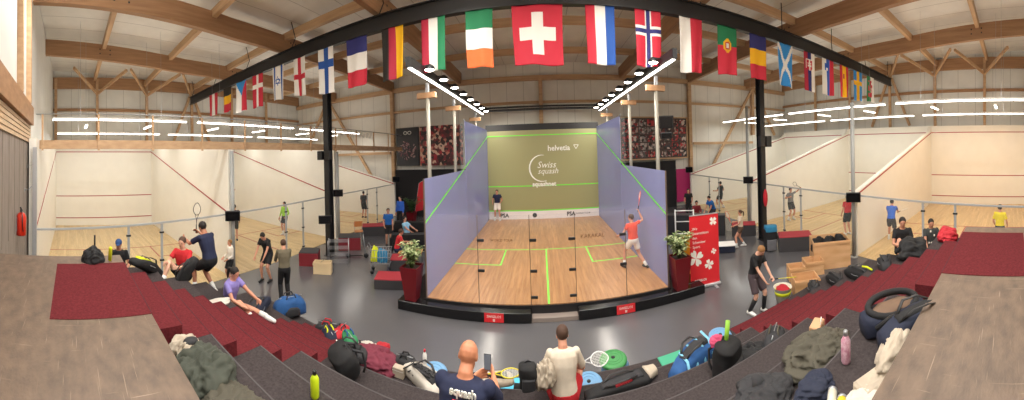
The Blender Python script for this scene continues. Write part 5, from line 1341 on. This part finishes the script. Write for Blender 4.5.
# yellow stand behind the banner and white tube rack
p = at(691, 282, z=0); t = empty('yellow_stand', (p.x, p.y+.25, 0), R(-8), 'yellow upright display between the right planter and red banner', 'stand'); b = MB(); b.box((-.17, 0, .03), (.17, .05, 1.3), mat('stand_yellow', 'e8a828', .5)); b.build('panel', t); b = MB(); b.box((-.2, -.12, 0), (.2, .16, .03), M_steel); b.build('base', t)
p = at(685, 242, z=0); t = empty('tube_rack', (p.x, p.y, 0), R(-30), 'white metal tube rack behind the red banner', 'rack')
b = MB()
for x in (-.4, .4): b.tube([(x, 0, 0), (x, 0, 1.35)], .03, M_white, 8)
for z in (.35, .85, 1.3): b.tube([(-.4, 0, z), (.4, 0, z)], .022, M_white, 8)
b.build('frame', t)
# dark counters and sofas
def counter(px, py, w, d, h, rz, label, m=None, name='counter', cat='counter'):
    p = at(px, py, z=0); t = empty(name, (p.x, p.y, 0), rz, label, cat)
    b = MB(); b.box((-w/2, -d/2, .02), (w/2, d/2, h-.04), m or mat('counter_dark', '2b2b2e', .6), bev=.01); b.build('body', t)
    b = MB(); b.box((-w/2-.02, -d/2-.02, h-.04), (w/2+.02, d/2+.02, h), mat('counter_top', '3a3a3e', .35), bev=.008); b.build('top', t); return t
counter(690, 234, 3.4, .5, .9, R(-38), 'long low dark counter behind the red banner')
def sofa(px, py, w, rz, label):
    p = at(px, py, z=0); t = empty('sofa', (p.x, p.y, 0), rz, label, 'sofa'); m = mat('sofa_black', '1a191b', .5)
    b = MB(); b.box((-w/2, -.4, .08), (w/2, .4, .42), m, bev=.05); b.build('seat', t)
    b = MB(); b.box((-w/2, .25, .3), (w/2, .45, .8), m, bev=.06); b.build('backrest', t)
    for s in (-1, 1): b = MB(); b.box((s*w/2-.09, -.42, .08), (s*w/2+.09, .42, .6), m, bev=.05); b.build('armrest', t)
    for sx in (-1, 1):
        for sy in (-1, 1): b = MB(); b.box((sx*(w/2-.1)-.03, sy*.33-.03, 0), (sx*(w/2-.1)+.03, sy*.33+.03, .09), M_steel); b.build('leg', t)
    return t
sofa(412, 250, 1.7, R(200), 'black sofa with the person in pale blue, left of the glass court')
sofa(414, 236, 1.9, R(190), 'further black sofa in front of the far dark plant')
# low wooden table by the red topped blocks
p = at(411, 264, z=0); t = empty('side_table', (p.x, p.y, 0), R(15), 'small light wood table beside the seated person in red', 'table')
b = MB(); b.box((-.45, -.3, .44), (.45, .3, .47), mat('table_wood', 'c08850', .5), bev=.005); b.build('tabletop', t)
for sx in (-1, 1):
    for sy in (-1, 1): b = MB(); b.box((sx*.4-.02, sy*.25-.02, 0), (sx*.4+.02, sy*.25+.02, .44), M_steel); b.build('leg', t)
# wire trolley with blue and yellow bags
p = at(381, 272, z=0); t = empty('wire_trolley', (p.x, p.y, 0), R(25), 'wire trolley with blue and lime bags on the left floor', 'trolley')
b = MB()
for z in (.35, .55, .8): b.tube([(-.35, -.22, z), (.35, -.22, z), (.4, .22, z), (-.4, .22, z)], .01, M_steel, 6, closed=True)
for k in range(9):
    x = -.35+k*.0875; b.tube([(x, -.22, .35), (x*1.1, -.23, .8)], .006, M_steel, 5); b.tube([(x, .22, .35), (x*1.1, .23, .8)], .006, M_steel, 5)
for k in range(6): b.tube([(-.35+.14*k, -.22, .35), (-.35+.14*k, .22, .35)], .006, M_steel, 5)
b.tube([(-.45, -.2, .95), (-.45, .2, .95)], .015, M_black, 6); b.tube([(-.38, -.2, .8), (-.45, -.2, .95)], .01, M_steel, 5); b.tube([(-.38, .2, .8), (-.45, .2, .95)], .01, M_steel, 5)
b.build('basket', t)
for sx in (-1, 1):
    for sy in (-1, 1):
        b = MB(); b.tube([(sx*.3, sy*.2, .12), (sx*.33, sy*.21, .36)], .01, M_steel, 5); wl = b.build('frame_leg', t)
        b = MB(); b.lathe([(.06, -.015), (.06, .015)], M_black, 14, T(sx*.3, sy*.2, .062, rx=R(90))); b.build('wheel', wl)
heap('blue_bag', (p.x+.05, p.y, .38), (.2, .15, .3), B['teal'], 'bright blue bag in the wire trolley', 'bag', 61); heap('lime_bag', (p.x-.2, p.y-.08, .38), (.12, .13, .34), B['yel'], 'lime bag standing in the wire trolley', 'bag', 62)
# wooden tray crate, silver racks, scooter, chair
def crate(loc, rz, w, d, h, m, label, wall=.02, name='wooden_crate'):
    t = empty(name, loc, rz, label, 'crate')
    for x0, x1, y0, y1 in ((-w/2, w/2, -d/2, -d/2+wall), (-w/2, w/2, d/2-wall, d/2), (-w/2, -w/2+wall, -d/2+wall, d/2-wall), (w/2-wall, w/2, -d/2+wall, d/2-wall)):
        b = MB(); b.box((x0, y0, .0), (x1, y1, h), m); b.build('side_board', t)
    b = MB(); b.box((-w/2+wall, -d/2+wall, .0), (w/2-wall, d/2-wall, wall), m); b.build('bottom', t)
    b = MB(); b.box((-w/2-.015, -d/2-.015, h-.1), (w/2+.015, -d/2, h-.02), m); b.build('rim', t)
    return t
M_crate = wood('crate_ply', 'c99a68', 'dcb084', 2, (1, 4, 4), .6, .05)
p = at(323, 273, z=0); crate((p.x, p.y, 0), R(30), .65, .3, .4, mat('crate_pale', 'd8c098', .6), 'pale slatted crate leaning by the red box at the left column', name='slatted_crate')
racket_bag((p.x-.12, p.y+.2, .02), R(60), .6, .3, .3, B['olive'], B['char'], 'olive racket bag standing behind the pale slatted crate', seed=70)
p = at(334, 266, z=0); t = empty('silver_rack', (p.x+.0, p.y+.3, 0), R(35), 'silver wire shelving beside the left black column', 'rack')
b = MB()
for x in (-.4, .4):
    for y in (-.2, .2): b.tube([(x, y, 0), (x, y, .9)], .012, M_steel, 6)
for z in (.1, .35, .6, .85):
    for k in range(5): b.tube([(-.4, -.2+.1*k, z), (.4, -.2+.1*k, z)], .007, M_steel, 5)
b.build('frame', t)
p = at(357, 258, z=0); t = empty('kick_scooter', (p.x, p.y, 0), R(30), 'dark kick scooter parked by the deep red box', 'scooter')
b = MB(); b.box((-.3, -.06, .09), (.25, .06, .12), M_black, bev=.01); b.build('deck', t)
b = MB(); b.tube([(.36, 0, .12), (.27, 0, .98)], .018, M_steel, 8); b.build('stem', t)
b = MB(); b.tube([(.27, -.22, .98), (.27, .22, .98)], .018, M_black, 8); b.build('handlebar', t)
for x in (-.36, .38): b = MB(); b.lathe([(.09, -.02), (.1, 0), (.09, .02)], M_black, 16, T(x, 0, .1, rx=R(90))); b.build('wheel', t)
p = at(374, 241, z=0); t = empty('wooden_chair', (p.x-.7, p.y-.3, 0), R(40), 'small chair with orange wood seat and back by the far left glass', 'chair')
b = MB(); b.box((-.22, -.22, .44), (.22, .22, .47), mat('chair_wood', 'b8743c', .5), bev=.01); b.build('seat', t); b = MB(); b.box((-.22, .18, .62), (.22, .21, .88), mat('chair_wood', 'b8743c', .5), bev=.01); b.build('backrest', t)
for sx in (-1, 1):
    for sy in (-1, 1): b = MB(); b.tube([(sx*.2, sy*.2, 0), (sx*.19, sy*.19, .44 if sy < 0 else .85)], .013, M_steel, 6); b.build('leg', t)
# tilted red flag banner near the dark opening
p = at(409, 214, z=0); t = empty('beach_flag', (at(413, 225, z=0).x, 17.4, 0), R(15), 'leaning red feather flag in front of the left dark opening', 'banner')
b = MB(); b.faces([(-.25, 0, .6), (.25, 0, .7), (.5, 0, 2.3), (.42, 0, 2.5), (.05, 0, 2.3), (-.25, .02, .6), (.25, .02, .7), (.5, .02, 2.3), (.42, .02, 2.5), (.05, .02, 2.3)], [(0, 1, 2, 3, 4), (9, 8, 7, 6, 5)]+[(i, (i+1) % 5+0, (i+1) % 5+5, i+5) for i in range(5)], mat('flag_bright_red', 'c82430', .7)); b.build('cloth', t)
b = MB(); b.tube([(-.3, .01, 0), (-.25, .01, .6), (.05, .01, 2.3), (.42, .01, 2.52)], .015, M_steel, 6); b.build('pole', t)
# right floor: crates, tub, bin bag
for (x, y, w, d, h, rz, lb) in ((801, 280, .5, .45, .38, 20, 'small open plywood crate furthest of the three on the right floor'), (818, 274, .6, .5, .42, 20, 'open plywood crate between the small one and the tall box'), (811, 295, .7, .55, .45, 20, 'nearest open plywood crate beside the right stairs')):
    p = at(x, y, z=0); crate((p.x, p.y+.2, 0), R(rz-55), w, d, h, M_crate, lb)
p = at(832, 264, z=0); crate((p.x, p.y+.1, 0), R(-42), 1.25, .9, .85, M_crate, 'large tall plywood box filled with black bags on the right floor')
for k in range(3): heap('black_bag', (p.x-.35+k*.33, p.y+.32-k*.22, .5), (.22, .2, .3), B['black'], 'black bag in the large plywood box, %s' % ('on its left', 'in its middle', 'on its right')[k], 'bag', 80+k)
p = at(783, 302, z=0); t = empty('ball_basket', (p.x+.05, p.y+.05, 0), 0, 'white and lime basket with red contents on the floor by right stairs', 'basket')
b = MB(); b.lathe([(.17, 0), (.24, .35), (.25, .36), (.235, .35), (.16, .02)], mat('basket_white', 'dcdcc8', .6), 16); b.build('basket', t); b = MB(); b.lathe([(.21, .18), (.225, .27)], B['yel'], 16); b.build('band', t); b = MB(); b.ell((0, 0, .3), (.19, .19, .08), B['red'], 12, jit=.3); b.build('contents', t)
p = at(771, 250, z=0); t = backpack((p.x, p.y, 0), R(-30), .55, .4, .8, B['black'], B['grey'], 'tall black and blue kit bag standing right of the right column', seed=90)
b = MB(); rbox_loft(b, .2, lambda q: .42, lambda q: .5, B['teal'], 9, M=T(-.25, 0, .82, ry=R(90))); b.build('blue_top', t)
p = at(727, 251, z=0); t = empty('step_box', (p.x, p.y, 0), R(-30), 'small white topped blue box on the floor behind the banner', 'box'); b = MB(); b.box((-.3, -.25, 0), (.3, .25, .25), B['navy'], bev=.02); b.build('body', t); b = MB(); b.box((-.33, -.28, .25), (.33, .28, .29), M_white, bev=.01); b.build('lid', t)
p = at(303, 262, z=0)
